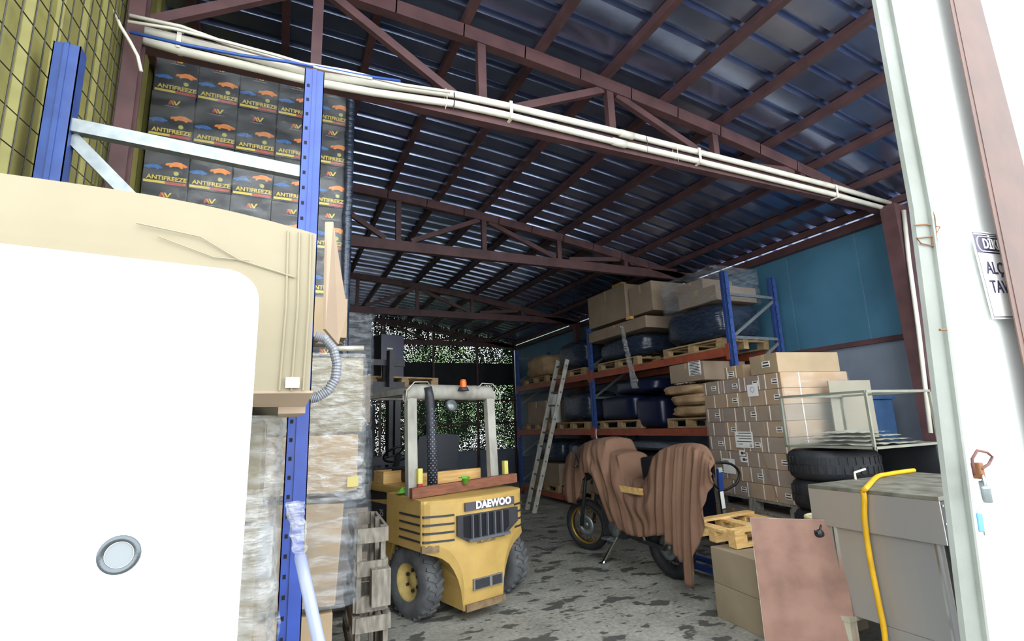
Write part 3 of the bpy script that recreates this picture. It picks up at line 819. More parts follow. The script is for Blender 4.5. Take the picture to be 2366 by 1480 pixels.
# light blue pipe with crumpled film end, grey flexible hose
P_ = [aty(694, 1285, 1.5), aty(712, 1370, 1.46), aty(745, 1520, 1.42), aty(800, 1800, 1.36)]
t = thing('blue_grey_pipe', 'pale blue plastic pipe leaning in front of the blue post', 'pipe', P_[0])
g = MB(); g.tube([p - P_[0] for p in P_], 0.0145, 14); g.build('tube', M_skyblue, t, smooth=True)
q = [aty(680, 1160, 1.52), aty(688, 1215, 1.51), aty(694, 1285, 1.5)]
g = MB()
def cf(u, v):
    p = q[0].lerp(q[2], v) - P_[0]; r = 0.028 * (1 - 0.35 * v) * (0.8 + 0.5 * noise.noise(Vector((u * 7, v * 9, 4)))); a = 2 * PI * u
    return (p.x + r * math.cos(a), p.y + r * math.sin(a), p.z)
g.grid(cf, 18, 18); o = g.build('film_wrap', M_film, t, fix=False); o['label'] = 'crumpled film round the end of the pipe'
hp = [(728, 775), (750, 782), (770, 805), (779, 840), (775, 875), (758, 902), (735, 916), (715, 922)]
H0 = aty(740, 780, 1.9)
t = thing('flexible_hose', 'ribbed grey flexible hose curving out behind the large box', 'hose', H0)
cen = []
for i in range(len(hp) - 1):
    for k in range(10):
        cen.append(tuple(hp[i][j] + (hp[i + 1][j] - hp[i][j]) * k / 10 for j in (0, 1)))
cen = [aty(a, b, 2.05) - H0 for a, b in cen]
g = MB(); g.tube(cen, [0.0185 if i % 2 else 0.0155 for i in range(len(cen))], 12); g.build('corrugated_tube', M_greyhose, t, smooth=False)

# ------------------------------------------------------------------ wrapped boxes right of the blue post
yR = 2.9
carton('large film wrapped box right of the blue post, upper one', (0.12, yR + 0.3, 1.64), (0.60, 0.55, 0.40), m=M_card2, group='wrapped boxes right of the blue post')
carton('large film wrapped box right of the blue post, middle one', (0.10, yR + 0.3, 1.34), (0.60, 0.55, 0.29), m=M_card3, group='wrapped boxes right of the blue post')
film_shell('shiny clear film wrapped round the boxes right of the blue post', 0.11, yR + 0.3, 0.64, 0.6, 1.30, 2.06, amp=0.012, seed=5, nu=110, nz=50)
t = thing('yellow_tag', 'small yellow sticker on the film right of the blue post', 'sticker', aty(815, 1112, yR - 0.02))
g = MB(); g.box(-0.028, 0.028, -0.002, 0, -0.025, 0.025); g.build('sheet', mat('yellow_sticker', '#a89c5c', rough=0.6), t)
carton('tan shipping box leaning slightly below the wrapped boxes', (0.11, yR + 0.3, 0.80), (0.40, 0.5, 0.49), m=M_card3, ry=0.06)
carton('tan box at the bottom right of the blue post, on the floor', (0.10, yR + 0.3, 0.36), (0.40, 0.5, 0.40), m=M_card3)
pallet('pallet under the tan boxes right of the blue post', (-0.05, yR + 0.35, 0.0))
carton('low brown box under the tan boxes', (0.08, yR + 0.3, 0.146), (0.42, 0.5, 0.2), m=M_card4)
film_shell('loose grey film round the tan boxes below the wrapped boxes', 0.13, yR + 0.32, 0.52, 0.62, 0.80, 1.32, amp=0.03, m=M_filmd, seed=8, nu=70, nz=30)
T0 = aty(765, 805, 3.1)
t = thing('metal_tube', 'short shiny metal tube lying on the wrapped boxes', 'tube', T0)
g = MB(); g.tube([(0, 0, 0), tuple(aty(840, 804, 3.1) - T0)], 0.016, 14); g.build('barrel', M_alu, t, smooth=True)
g = MB(); g.grid(lambda u, v: (-0.09 + 0.16 * u, 0.12 * (v - 0.5), 0.02 + 0.04 * math.sin(PI * u) * math.sin(PI * v) + 0.01 * noise.noise(Vector((u * 9, v * 9, 1)))), 14, 10); o = g.build('film_wrap', M_film, t, smooth=True, fix=False)
carton('brown box standing behind the flap above the metal tube', (0.18, 3.35, 2.19), (0.34, 0.4, 0.24), m=M_card3)

# ------------------------------------------------------------------ grey wooden pallets standing on edge
def edge_pallet(lab, px, dy, z0):
    p = px
    return pallet(lab, p, rz=PI / 2 + dy, m=M_pallet, L=1.0, W=0.5, ry=0)
t = thing('slatted_crate', 'weathered grey slatted crate, upper one beside the forklift', 'crate', (0.62, 4.0, 0.52), rz=-0.06, group='weathered grey crates')
def crate(t, w, d, h):
    for x in (-w / 2, w / 2 - 0.03):
        for y in (-d / 2, 0, d / 2 - 0.03):
            g = MB(); g.box(x, x + 0.03, y, y + 0.09 if y < d / 2 - 0.05 else y + 0.03, 0, h); g.build('post', M_pallet, t)
    for y in (-d / 2 - 0.018, d / 2):
        for z in (0.0, h * 0.42, h - 0.09):
            g = MB(); g.box(-w / 2 - 0.0, w / 2 + 0.0, y, y + 0.018, z, z + 0.09); g.build('slat', M_pallet, t)
    for x in (-w / 2 - 0.018, w / 2):
        for z in (0.0, h * 0.42, h - 0.09):
            g = MB(); g.box(x, x + 0.018, -d / 2, d / 2, z, z + 0.09); g.build('slat', M_pallet, t)
crate(t, 0.18, 0.7, 0.5)
t = thing('slatted_crate', 'weathered grey slatted crate, lower one on the floor beside the forklift', 'crate', (0.62, 4.0, 0.0), rz=-0.04, group='weathered grey crates')
crate(t, 0.2, 0.75, 0.5)
t = thing('wood_block', 'grey wood block projecting from the upper crate', 'block', (0.65, 3.60, 0.56))
g = MB(); g.box(-0.06, 0.06, -0.04, 0.06, 0, 0.22); g.build('timber', M_pallet, t, bevel=0.006)

# ------------------------------------------------------------------ dark wrapped tower left of the forklift
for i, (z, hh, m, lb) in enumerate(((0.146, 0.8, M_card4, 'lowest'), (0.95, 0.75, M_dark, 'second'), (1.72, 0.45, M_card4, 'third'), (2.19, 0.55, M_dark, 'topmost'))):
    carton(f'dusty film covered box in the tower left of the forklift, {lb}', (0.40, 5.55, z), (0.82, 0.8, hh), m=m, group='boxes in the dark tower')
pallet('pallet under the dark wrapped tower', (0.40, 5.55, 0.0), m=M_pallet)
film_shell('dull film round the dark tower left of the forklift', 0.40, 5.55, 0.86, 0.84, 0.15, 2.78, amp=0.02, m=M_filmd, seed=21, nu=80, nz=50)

# ================================================================== FORKLIFT
fk = thing('forklift', 'worn yellow forklift seen from behind, parked in the middle of the hall', 'forklift', (1.62, 5.08, 0), rz=math.radians(15))
def wheel(x, y, r, w, rimm, nm='wheel', steer=0.0):
    c = Matrix.Translation((x, y, r)) @ Matrix.Rotation(math.radians(steer), 4, 'Z') @ Matrix.Rotation(PI / 2, 4, 'Y')
    g = MB(); h = w / 2
    prof = [(r * 0.52, -h * 0.85), (r * 0.62, -h * 0.98), (r * 0.80, -h), (r * 0.93, -h * 0.92), (r, -h * 0.7), (r, h * 0.7), (r * 0.93, h * 0.92), (r * 0.80, h), (r * 0.62, h * 0.98), (r * 0.52, h * 0.85)]
    g.lathe(prof, 40, c)
    tyre = g.build(nm, M_rubber, fk, smooth=True)
    g = MB()
    for k in range(26):
        a = 2 * PI * k / 26
        for sgn in (-1, 1):
            Mx = c @ Matrix.Rotation(a + (0.12 if sgn > 0 else 0), 4, 'Z') @ Matrix.Translation((r - 0.004, 0, 0)) @ Matrix.Rotation(sgn * 0.45, 4, 'X')
            g.box(-0.01, 0.014, -0.016, 0.016, 0.0 if sgn > 0 else -h * 0.88, h * 0.88 if sgn > 0 else 0.0, Mx)
    g.build('tread', M_rubber, tyre)
    g = MB()
    for sgn in (-1, 1):
        g.lathe([(0.0, sgn * h * 0.25), (r * 0.18, sgn * h * 0.3), (r * 0.2, sgn * h * 0.12), (r * 0.4, sgn * h * 0.1), (r * 0.47, sgn * h * 0.7), (r * 0.54, sgn * h * 0.8)], 28, c)
    g.build('rim', rimm, tyre, smooth=True)
    g = MB()
    for k in range(6):
        a = 2 * PI * k / 6
        for sgn in (-1, 1):
            Mx = c @ Matrix.Rotation(a, 4, 'Z') @ Matrix.Translation((r * 0.28, 0, sgn * h * 0.18)); g.box(-0.012, 0.012, -0.012, 0.012, -0.015, 0.015, Mx)
    g.build('wheel_nut', M_fldark, tyre)
    return tyre
M_rim = mat('cream_rim', '#cfb872', '#b59f60', rough=0.6, scale=12)
wheel(-0.43, 0, 0.305, 0.20, M_rim, steer=8)
wheel(0.55, 0.02, 0.305, 0.20, M_flgrey, steer=14)
wheel(-0.47, 1.6, 0.36, 0.24, M_rim)
wheel(0.47, 1.6, 0.36, 0.24, M_rim)
# counterweight with curved rear, wheel arches and tail
def zb(x):
    a = abs(x)
    P = [(0.0, 0.10), (0.215, 0.10), (0.225, 0.22), (0.245, 0.32), (0.285, 0.42), (0.34, 0.50), (0.41, 0.555), (0.47, 0.575), (0.52, 0.59), (0.56, 0.61)]
    for (a0, z0), (a1, z1) in zip(P, P[1:]):
        if a <= a1: return z0 + (z1 - z0) * (a - a0) / (a1 - a0)
    return 0.61
def yr_(x): return -0.50 + 0.13 * (abs(x) / 0.56) ** 2.2
xs = [-0.56, -0.54, -0.50, -0.45, -0.40, -0.34, -0.30, -0.26, -0.235, -0.218, -0.214, -0.1, 0, 0.1, 0.214, 0.218, 0.235, 0.26, 0.30, 0.34, 0.40, 0.45, 0.50, 0.54, 0.56]
ZT = 1.03
g = MB(); rows = []
for x in xs:
    z0 = zb(x); y = yr_(x); e = max(0, (abs(x) - 0.5) / 0.06)
    ring = [(x, y + 0.02, z0)]
    for k in range(1, 5): ring.append((x, y + (0.0 if z0 + (ZT - z0) * k / 5 > 0.55 else 0.0) + (0.03 * e * e), z0 + (ZT - 0.03 - z0) * k / 5))
    ring.append((x, y + 0.03 * e * e, ZT - 0.035)); ring.append((x, y + 0.025, ZT - 0.008)); ring.append((x, y + 0.06, ZT))
    ring.append((x, 0.32, ZT + 0.02)); ring.append((x, 0.32, max(z0, 0.62))); ring.append((x, -0.05 if abs(x) < 0.3 else 0.32, z0 if abs(x) < 0.3 else max(z0, 0.6)))
    rows.append(ring)
b0 = len(g.v)
for r_ in rows: g.v += r_
n = len(rows[0])
for i in range(len(rows) - 1):
    for j in range(n):
        a, b = b0 + i * n + j, b0 + i * n + (j + 1) % n
        g.f.append((a, b, b + n, a + n)); g.mi.append(0)
g.f.append(tuple(b0 + j for j in range(n))); g.mi.append(0)
g.f.append(tuple(b0 + (len(rows) - 1) * n + j for j in reversed(range(n)))); g.mi.append(0)
cw = g.build('counterweight', M_fl, fk, smooth=False)
# worn lower edges
g = MB(); g.box(-0.212, 0.212, -0.512, -0.49, 0.10, 0.155); o = g.build('worn_tail_edge', M_flworn, cw)
for (a, b, z0, z1) in ((-0.565, -0.43, 0.605, 0.66), (-0.08, 0.12, 0.628, 0.645), (0.2, 0.3, 0.655, 0.67)):
    n_ = 5; g = MB()
    for k in range(n_):
        x0 = a + (b - a) * k / n_; x1 = a + (b - a) * (k + 1) / n_
        g.hexa([(x0, yr_(x0) - 0.003, z0), (x1, yr_(x1) - 0.003, z0), (x1, yr_(x1) + 0.02, z0), (x0, yr_(x0) + 0.02, z0), (x0, yr_(x0) - 0.003, z1 - 0.02 * (k % 2)), (x1, yr_(x1) - 0.003, z1), (x1, yr_(x1) + 0.02, z1), (x0, yr_(x0) + 0.02, z1 - 0.02 * (k % 2))])
    g.build('paint_chip', M_flworn, cw)
def cstrip(g, x0, x1, z0, z1, off=0.004, n=8):
    for k in range(n):
        a = x0 + (x1 - x0) * k / n; b = x0 + (x1 - x0) * (k + 1) / n
        g.hexa([(a, yr_(a) - off, z0), (b, yr_(b) - off, z0), (b, yr_(b) + 0.02, z0), (a, yr_(a) + 0.02, z0), (a, yr_(a) - off, z1), (b, yr_(b) - off, z1), (b, yr_(b) + 0.02, z1), (a, yr_(a) + 0.02, z1)])
for side in (-1, 1):
    for k in range(4):
        z = 0.682 + k * 0.068
        g = MB()
        if side < 0: cstrip(g, -0.553, -0.30, z, z + 0.017)
        else: cstrip(g, 0.40, 0.553, z, z + 0.017)
        xx = side * 0.5605
        g.hexa([(xx - 0.004, -0.33, z), (xx + 0.004, -0.33, z), (xx + 0.004, 0.05, z), (xx - 0.004, 0.05, z), (xx - 0.004, -0.33, z + 0.017), (xx + 0.004, -0.33, z + 0.017), (xx + 0.004, 0.05, z + 0.017), (xx - 0.004, 0.05, z + 0.017)])
        g.build('stripe', M_fldark, cw)
# grille: dark frame, recess, fins
GX0, GX1, GZ0, GZ1 = -0.29, 0.39, 0.655, 0.885
g = MB(); P = [(GX0, GZ1), (GX0, 0.72), (GX0 + 0.12, GZ0 + 0.0), (GX1 - 0.17, GZ0 - 0.005), (GX1, 0.76), (GX1, GZ1)]
g.prism([(a, b) for a, b in P], Matrix.Translation((0, -0.485, 0)) @ Matrix.Rotation(PI / 2, 4, 'X'), 0.02)
gr = g.build('grille', M_fldark, cw)
g = MB(); P = [(GX0 + 0.06, GZ1 - 0.012), (GX0 + 0.06, GZ0 + 0.05), (GX0 + 0.13, GZ0 + 0.03), (GX1 - 0.17, GZ0 + 0.03), (GX1 - 0.11, GZ0 + 0.075), (GX1 - 0.11, GZ1 - 0.012)]
g.prism(P, Matrix.Translation((0, -0.504, 0)) @ Matrix.Rotation(PI / 2, 4, 'X'), 0.003); g.build('opening', M_hole, gr)
for k in range(5):
    x = GX0 + 0.145 + k * 0.082
    g = MB(); g.box(x - 0.006, x + 0.006, -0.535, -0.505, GZ0 + 0.02, GZ1 - 0.005); g.build('fin', M_flgrey if False else mat('fin_grey', '#5d6068', rough=0.4), gr)
g = MB(); g.box(GX0 + 0.1, GX1 - 0.12, -0.54, -0.5, GZ0 + 0.008, GZ0 + 0.03); g.build('sill', mat('fin_grey', '#5d6068'), gr)
# name plate
g = MB(); g.box(-0.21, 0.345, -0.512, -0.494, 0.915, 0.985); npl = g.build('name_plate', mat('plate_dark', '#4a4650', rough=0.5), cw)
text('DAEWOO', 0.088, M_paper, npl, Matrix.Translation((0.105, -0.5125, 0.952)) @ RT, bold=0.004)
# tow bracket window
g = MB(); g.box(-0.135, 0.185, -0.512, -0.49, 0.255, 0.345); tw = g.build('tow_slot', mat('slot_grey', '#77766e', rough=0.7), cw)
g = MB(); g.box(-0.12, 0.035, -0.514, -0.511, 0.262, 0.338); g.box(0.065, 0.17, -0.514, -0.511, 0.262, 0.338); g.build('slot_hole', M_fldark, tw)
# chassis sides, hood
for sx in (-1, 1):
    g = MB(); P = [(0.33, 0.42), (0.36, 0.28), (1.15, 0.28), (1.22, 0.62), (1.75, 0.74), (1.75, 0.86), (1.2, 0.90), (0.3, 0.98), (0.05, 0.98), (0.05, 0.64), (0.26, 0.62)]
    g.prism([(a, b) for a, b in P], Matrix(((0, 0, 1, sx * 0.52 if sx < 0 else 0.46), (1, 0, 0, 0), (0, 1, 0, 0), (0, 0, 0, 1))), 0.06)
    g.build('side_panel', M_fl, fk)
g = MB(); g.box(-0.528, -0.519, 0.10, 1.05, 0.70, 0.93); dc = g.build('side_decal', M_fldark, fk)
g = MB(); g.box(-0.531, -0.527, 0.10, 1.05, 0.70, 0.76); g.build('decal_band', M_maroon, dc)
M_ = Matrix(((0, 0, -1, -0.5295), (-1, 0, 0, 0.50), (0, 1, 0, 0.84), (0, 0, 0, 1)))
text('25', 0.09, mat('decal_grey', '#8c8a90'), dc, M_)
g = MB(); g.box(-0.44, 0.44, 0.33, 1.05, 0.35, 1.02); g.build('engine_bay', M_fldark, fk, bevel=0.01)
g = MB(); g.box(-0.46, 0.46, 0.2, 1.1, 1.02, 1.10); g.build('hood', M_fl, fk, bevel=0.02)
g = MB(); g.box(-0.60, -0.50, 0.55, 1.0, 0.52, 0.56); g.box(-0.60, -0.57, 0.55, 1.0, 0.56, 0.60); g.build('step', M_fl, fk)
# axle
g = MB(); g.box(-0.36, 0.36, -0.07, 0.07, 0.235, 0.365); ax = g.build('steer_axle', M_fldark, fk, bevel=0.01)
g = MB(); g.box(-0.37, -0.12, -0.12, -0.07, 0.225, 0.31); g.build('axle_beam', mat('axle_grey', '#7a7466', '#5d584d', rough=0.7), ax, bevel=0.006)
g = MB(); g.tube([(-0.15, -0.13, 0.2), (-0.15, -0.13, 0.37)], 0.03, 12); g.tube([(-0.1, -0.1, 0.35), (0.1, -0.02, 0.42)], 0.02, 8); g.build('kingpin', M_flworn, ax, smooth=True)
g = MB(); g.box(-0.3, 0.3, 0.07, 0.32, 0.3, 0.6); g.build('underbody', M_dark, fk)
# seat
g = MB(); g.box(-0.25, 0.25, 0.45, 0.95, 1.10, 1.24); st = g.build('seat', mat('grey_seat', '#22262c', rough=0.55), fk, bevel=0.03)
g = MB(); g.grid(lambda u, v: (-0.25 + 0.5 * u, 0.40 - 0.06 * v - 0.03 * math.sin(PI * u), 1.22 + 0.36 * v * (1 - 0.12 * (2 * u - 1) ** 4)), 10, 8); g.grid(lambda u, v: (-0.25 + 0.5 * u, 0.32 - 0.06 * v - 0.03 * math.sin(PI * u), 1.22 + 0.36 * v * (1 - 0.12 * (2 * u - 1) ** 4)), 10, 8)
g.box(-0.25, 0.25, 0.32, 0.40, 1.18, 1.24); g.box(-0.24, 0.24, 0.26, 0.34, 1.52, 1.56); g.build('backrest', mat('grey_seat', '#22262c'), fk, smooth=False)
# steering wheel and column
c = Matrix.Translation((0.02, 1.22, 1.36)) @ Matrix.Rotation(math.radians(-32), 4, 'X')
g = MB(); g.tube([tuple(c @ Vector((0.18 * math.cos(2 * PI * k / 24), 0.18 * math.sin(2 * PI * k / 24), 0))) for k in range(24)], 0.014, 8, closed=True)
for k in range(3): g.tube([tuple(c @ Vector((0, 0, 0))), tuple(c @ Vector((0.17 * math.cos(2.1 * k + 0.5), 0.17 * math.sin(2.1 * k + 0.5), 0)))], 0.009, 6)
g.build('steering_wheel', M_black, fk, smooth=True)
g = MB(); g.tube([(0.02, 1.22, 1.36), (0.02, 1.42, 0.9)], 0.035, 10); g.box(-0.3, 0.34, 1.38, 1.5, 0.9, 1.2); g.build('dash', M_fldark, fk)
g = MB()
for k in range(3): g.tube([(0.22 + 0.05 * k, 1.3, 1.15), (0.22 + 0.05 * k, 1.2, 1.38)], 0.007, 6); g.tube([(0.22 + 0.05 * k, 1.2, 1.36), (0.22 + 0.05 * k, 1.19, 1.41)], 0.014, 8)
g.build('lever', M_fldark, fk)
# overhead guard
GZ = 2.04
for sx in (-1, 1):
    g = MB()
    g.bar((sx * 0.475, -0.02, 1.03), (sx * 0.47, 0.02, GZ - 0.06), 0.10, 0.07, up=Vector((0, 1, 0)))
    g.build('rear_pillar', M_flgrey, fk, bevel=0.006)
    g = MB(); g.bar((sx * 0.46, 1.62, 0.9), (sx * 0.45, 1.12, GZ - 0.04), 0.06, 0.06, up=Vector((0, 1, 0))); g.build('front_pillar', M_fldark, fk)
    g = MB(); g.bar((sx * 0.45, 0.0, GZ - 0.03), (sx * 0.45, 1.16, GZ - 0.03), 0.07, 0.06); g.build('side_rail', M_flgrey, fk)
g = MB()
def cap(u, v):   # rounded rear header with lip
    x = -0.53 + 1.06 * u; e = max(0, (abs(x) - 0.46) / 0.07); a = v * 2 * PI
    return (x, 0.02 + 0.07 * math.cos(a) * (1 - 0.3 * e), GZ - 0.045 - 0.04 * e * e + 0.085 * (1 - 0.25 * e) * math.sin(a) * 0.9)
g.grid(cap, 24, 16); g.build('rear_header', M_flgrey, fk, smooth=True)
g = MB(); g.bar((-0.44, 1.13, GZ - 0.03), (0.44, 1.13, GZ - 0.03), 0.07, 0.06); g.build('front_header', M_flgrey, fk)
for k in range(6):
    g = MB(); y = 0.2 + k * 0.155; g.box(-0.42, 0.42, y - 0.012, y + 0.012, GZ - 0.045, GZ - 0.005); g.build('guard_bar', M_fldark, fk)
g = MB()
for sx in (-1, 1):
    g.tube([(sx * 0.565, -0.06, GZ - 0.16), (sx * 0.555, -0.06, GZ - 0.04), (sx * 0.47, -0.06, GZ + 0.045), (sx * 0.33, -0.06, GZ + 0.05), (sx * 0.28, -0.05, GZ - 0.0)], 0.006, 6)
g.build('wire_loop', M_alu, fk, smooth=True)
g = MB(); c = Matrix.Translation((0.07, -0.09, GZ + 0.0)); g.lathe([(0.0, 0.085), (0.025, 0.08), (0.033, 0.06), (0.035, 0.0)], 18, c); bc = g.build('beacon', M_amber, fk, smooth=True)
g = MB(); g.lathe([(0.0, 0.0), (0.045, 0.0), (0.06, -0.035), (0.0, -0.04)], 18, c); g.build('beacon_base', M_fldark, bc, smooth=True)
g = MB(); g.lathe([(0.0, 0.0), (0.055, -0.005), (0.065, -0.04), (0.03, -0.05), (0.0, -0.05)], 18, Matrix.Translation((-0.04, -0.06, GZ - 0.17)) @ Matrix.Rotation(1.2, 4, 'X')); g.build('work_lamp', M_galv, fk, smooth=True)
# perforated exhaust guard
g = MB(); ex = [(-0.27, -0.05, 1.05), (-0.275, -0.05, 1.5), (-0.30, -0.05, GZ - 0.1), (-0.32, -0.05, GZ + 0.0)]
g.tube(ex, [0.05, 0.048, 0.045, 0.042], 16); et = g.build('exhaust_stack', mat('exhaust_dark', '#24262c', '#33363e', rough=0.5, scale=20), fk, smooth=True)
g = MB()
for k in range(34):
    for j in range(8):
        a = 2 * PI * (j + 0.5 * (k % 2)) / 8; z = 1.10 + k * 0.022; x = -0.27 - 0.01 * k / 34
        p = Vector((x + 0.0505 * math.cos(a), -0.05 + 0.0505 * math.sin(a), z)); g.quad([p + Vector((-0.0055 * math.sin(a), 0.0055 * math.cos(a), 0)), p + Vector((0, 0, 0.006)), p - Vector((-0.0055 * math.sin(a), 0.0055 * math.cos(a), 0)), p - Vector((0, 0, 0.006))])
o = g.build('perforation', mat('perforation_light', '#8e96a8', rough=0.4), et, fix=False); o['kind'] = 'stuff'
# rear lamps
for (x, m2) in ((0.60, M_fl), (-0.42, M_fl)):
    g = MB(); g.box(x - 0.025, x + 0.025, -0.09, -0.04, 1.14, 1.28); lp = g.build('tail_lamp', mat('yellowed_lens', '#c9bf62', rough=0.4), fk, bevel=0.008)
    g = MB(); g.box(x - 0.024, x + 0.024, -0.094, -0.06, 1.08 if x < 0 else 1.12, 1.14); g.build('red_lens', mat('red_lens', '#b03030', rough=0.3) if x < 0 else M_fldark, lp)
# mast, carriage, forks
for sx in (-1, 1):
    g = MB(); g.box(sx * 0.33 - 0.04, sx * 0.33 + 0.04, 1.86, 1.98, 0.08, 2.15); g.build('mast_channel', M_fldark, fk)
    g = MB(); g.box(sx * 0.25 - 0.03, sx * 0.25 + 0.03, 1.90, 2.0, 0.9, 2.7); g.build('inner_mast', M_fldark, fk)
for z in (0.3, 1.2, 2.1):
    g = MB(); g.box(-0.37, 0.37, 1.88, 1.93, z, z + 0.1); g.build('mast_crossbar', M_fldark, fk)
g = MB(); g.tube([(0, 1.92, 0.1), (0, 1.92, 1.95)], 0.035, 12); g.build('lift_cylinder', M_fldark, fk, smooth=True)
g = MB(); g.box(-0.5, 0.5, 2.0, 2.05, 2.18, 2.28); g.box(-0.5, 0.5, 2.0, 2.05, 2.5, 2.58); g.build('carriage', M_fldark, fk)
for sx in (-1, 1):
    g = MB(); g.box(sx * 0.25 - 0.05, sx * 0.25 + 0.05, 2.05, 2.09, 2.19, 2.55); g.box(sx * 0.25 - 0.05, sx * 0.25 + 0.05, 2.09, 3.1, 2.19, 2.225); g.build('fork', M_fldark, fk)
Mf = fk.matrix_basis if False else RM(rz=math.radians(15), loc=(1.62, 5.08, 0))
def onfk(x, y, z): return Mf @ Vector((x, y, z))
R15 = math.radians(15)
pallet('pallet raised on the forks behind the overhead guard', onfk(0.62, 2.62, 2.235), rz=R15, L=1.1, W=0.8)
t = carton('tall navy box standing on the raised pallet', onfk(0.47, 2.5, 2.38), (0.36, 0.36, 0.62), rz=R15, m=M_navy, name='navy_box', cat='box', tape=False)
g = MB(); g.box(-0.09, 0.0, -0.185, -0.18, 0.40, 0.42); g.build('latch', M_alu, t)
# things lying on the counterweight
t = thing('wooden_plank', 'red brown wooden plank lying across the forklift counterweight', 'plank', onfk(0.02, -0.20, 1.052), rz=R15, ry=math.radians(-1.5))
g = MB(); g.box(-0.60, 0.60, -0.03, 0.03, 0, 0.09); g.build('timber', M_plank, t, bevel=0.004)
g = MB(); g.box(0.598, 0.603, -0.028, 0.028, 0.004, 0.086); g.build('cut_end', M_card, t)
t = thing('wooden_board', 'paler wooden board on edge behind the red brown plank', 'board', onfk(0.06, 0.14, 1.045), rz=R15)
g = MB(); g.box(-0.38, 0.36, -0.014, 0.014, 0, 0.17); g.build('timber', M_pine, t, bevel=0.003)
t = thing('green_cup', 'crumpled green plastic cup on the plank of the forklift', 'cup', onfk(-0.03, -0.245, 1.115), rz=0.3, rx=0.15)
g = MB(); g.lathe([(0.0, 0.0), (0.024, 0.0), (0.036, 0.055), (0.044, 0.06), (0.042, 0.064), (0.034, 0.06), (0.022, 0.006), (0, 0.005)], 14); g.build('bowl', M_green, t, smooth=True)
g = MB(); g.prism([(0.03, 0), (0.055, -0.02), (0.06, 0.03), (0.03, 0.035)], Matrix.Translation((-0.09, 0.0, 0.055)), 0.006); g.build('rim_flap', M_green, t)
t = thing('green_glove', 'green rag lying on the left side of the forklift hood', 'rag', onfk(-0.50, 0.08, 1.06), rz=0.2)
g = MB(); g.grid(lambda u, v: (0.14 * (u - 0.5), 0.12 * (v - 0.5), 0.005 + 0.035 * math.sin(PI * u) * math.sin(PI * v) * (1 + noise.noise(Vector((u * 4, v * 4, 0))))), 12, 12); g.build('fabric', M_green, t, smooth=True, fix=False)
t = thing('wooden_box', 'small open wooden box on the forklift hood left of the grey pillar', 'box', onfk(-0.32, 0.75, 1.101), rz=R15)
for (a, b, c_, d) in ((-0.13, 0.13, -0.12, -0.105), (-0.13, 0.13, 0.105, 0.12), (-0.13, -0.115, -0.105, 0.105), (0.115, 0.13, -0.105, 0.105)):
    g = MB(); g.box(a, b, c_, d, 0.012, 0.12); g.build('side_board', M_pine, t)
g = MB(); g.box(-0.13, 0.13, -0.12, 0.12, 0, 0.012); g.build('base_board', M_pine, t)

# ================================================================== LADDER
LB = (Vector((4.56, 9.62, 0.0)), Vector((4.50, 9.18, 0.0)))
LT = (Vector((5.38, 9.52, 2.95)), Vector((5.36, 9.10, 2.92)))
t = thing('ladder', 'grey aluminium ladder leaning against the right hand rack', 'ladder', LB[1])
for k in range(2):
    g = MB(); g.bar(LB[k] - LB[1], LT[k] - LB[1], 0.085, 0.03, up=Vector((0, 1, 0))); g.build('rail', M_alu, t)
    g = MB()
for k in range(11):
    f = (k + 0.5) / 11
    a = LB[0].lerp(LT[0], f) - LB[1]; b = LB[1].lerp(LT[1], f) - LB[1]
    g = MB(); g.tube([a + Vector((0, 0.03, 0)), b - Vector((0, 0.03, 0))], 0.017, 8); g.build('rung', mat('rung_dark', '#6b6a66', rough=0.6), t, smooth=True)

# ================================================================== RIGHT RACK
XF, XB = 5.5, 6.42
YP = [5.0, 8.45, 11.85]
t = None
PN = ['near end of the right hand rack', 'middle where the two bays meet', 'far end of the right hand rack']
for Yp, lb, zt_ in zip(YP, PN, (3.6, 3.45, 3.5)):
    t = thing('rack_upright', f'blue rack frame at the {lb}', 'rack frame', (XF, Yp, 0), group='rack frames')
    for x in (0.0, XB - XF):
        g = MB(); gh = MB()
        w, d = 0.09, 0.07
        g.box(x - d / 2, x - d / 2 + 0.004, -w / 2, w / 2, 0, zt_); g.box(x - d / 2, x + d / 2, -w / 2, -w / 2 + 0.004, 0, zt_); g.box(x - d / 2, x + d / 2, w / 2 - 0.004, w / 2, 0, zt_)
        g.box(x - d / 2 - 0.006, x - d / 2, -0.008, 0.008, 0, zt_)
        p = g.build('post', M_rackblue2, t)
        z = 0.15
        while z < zt_ - 0.05:
            gh.box(x - 0.02, x - 0.008, -w / 2 - 0.0012, -w / 2 - 0.0002, z, z + 0.016); z += 0.1
        o = gh.build('hole', M_hole, p); o['kind'] = 'stuff'
    zz = 0.3
    while zz < zt_ - 0.7:
        g = MB(); g.bar((0.02, 0, zz), (XB - XF - 0.02, 0, zz + 0.55), 0.03, 0.04); g.build('brace', M_galv, t); zz += 0.6
        g = MB(); g.bar((0.02, 0, zz), (XB - XF - 0.02, 0, zz), 0.03, 0.04); g.build('brace', M_galv, t)
LV = [0.08, 1.40, 2.46]
LN = ['floor level', 'lower', 'upper']
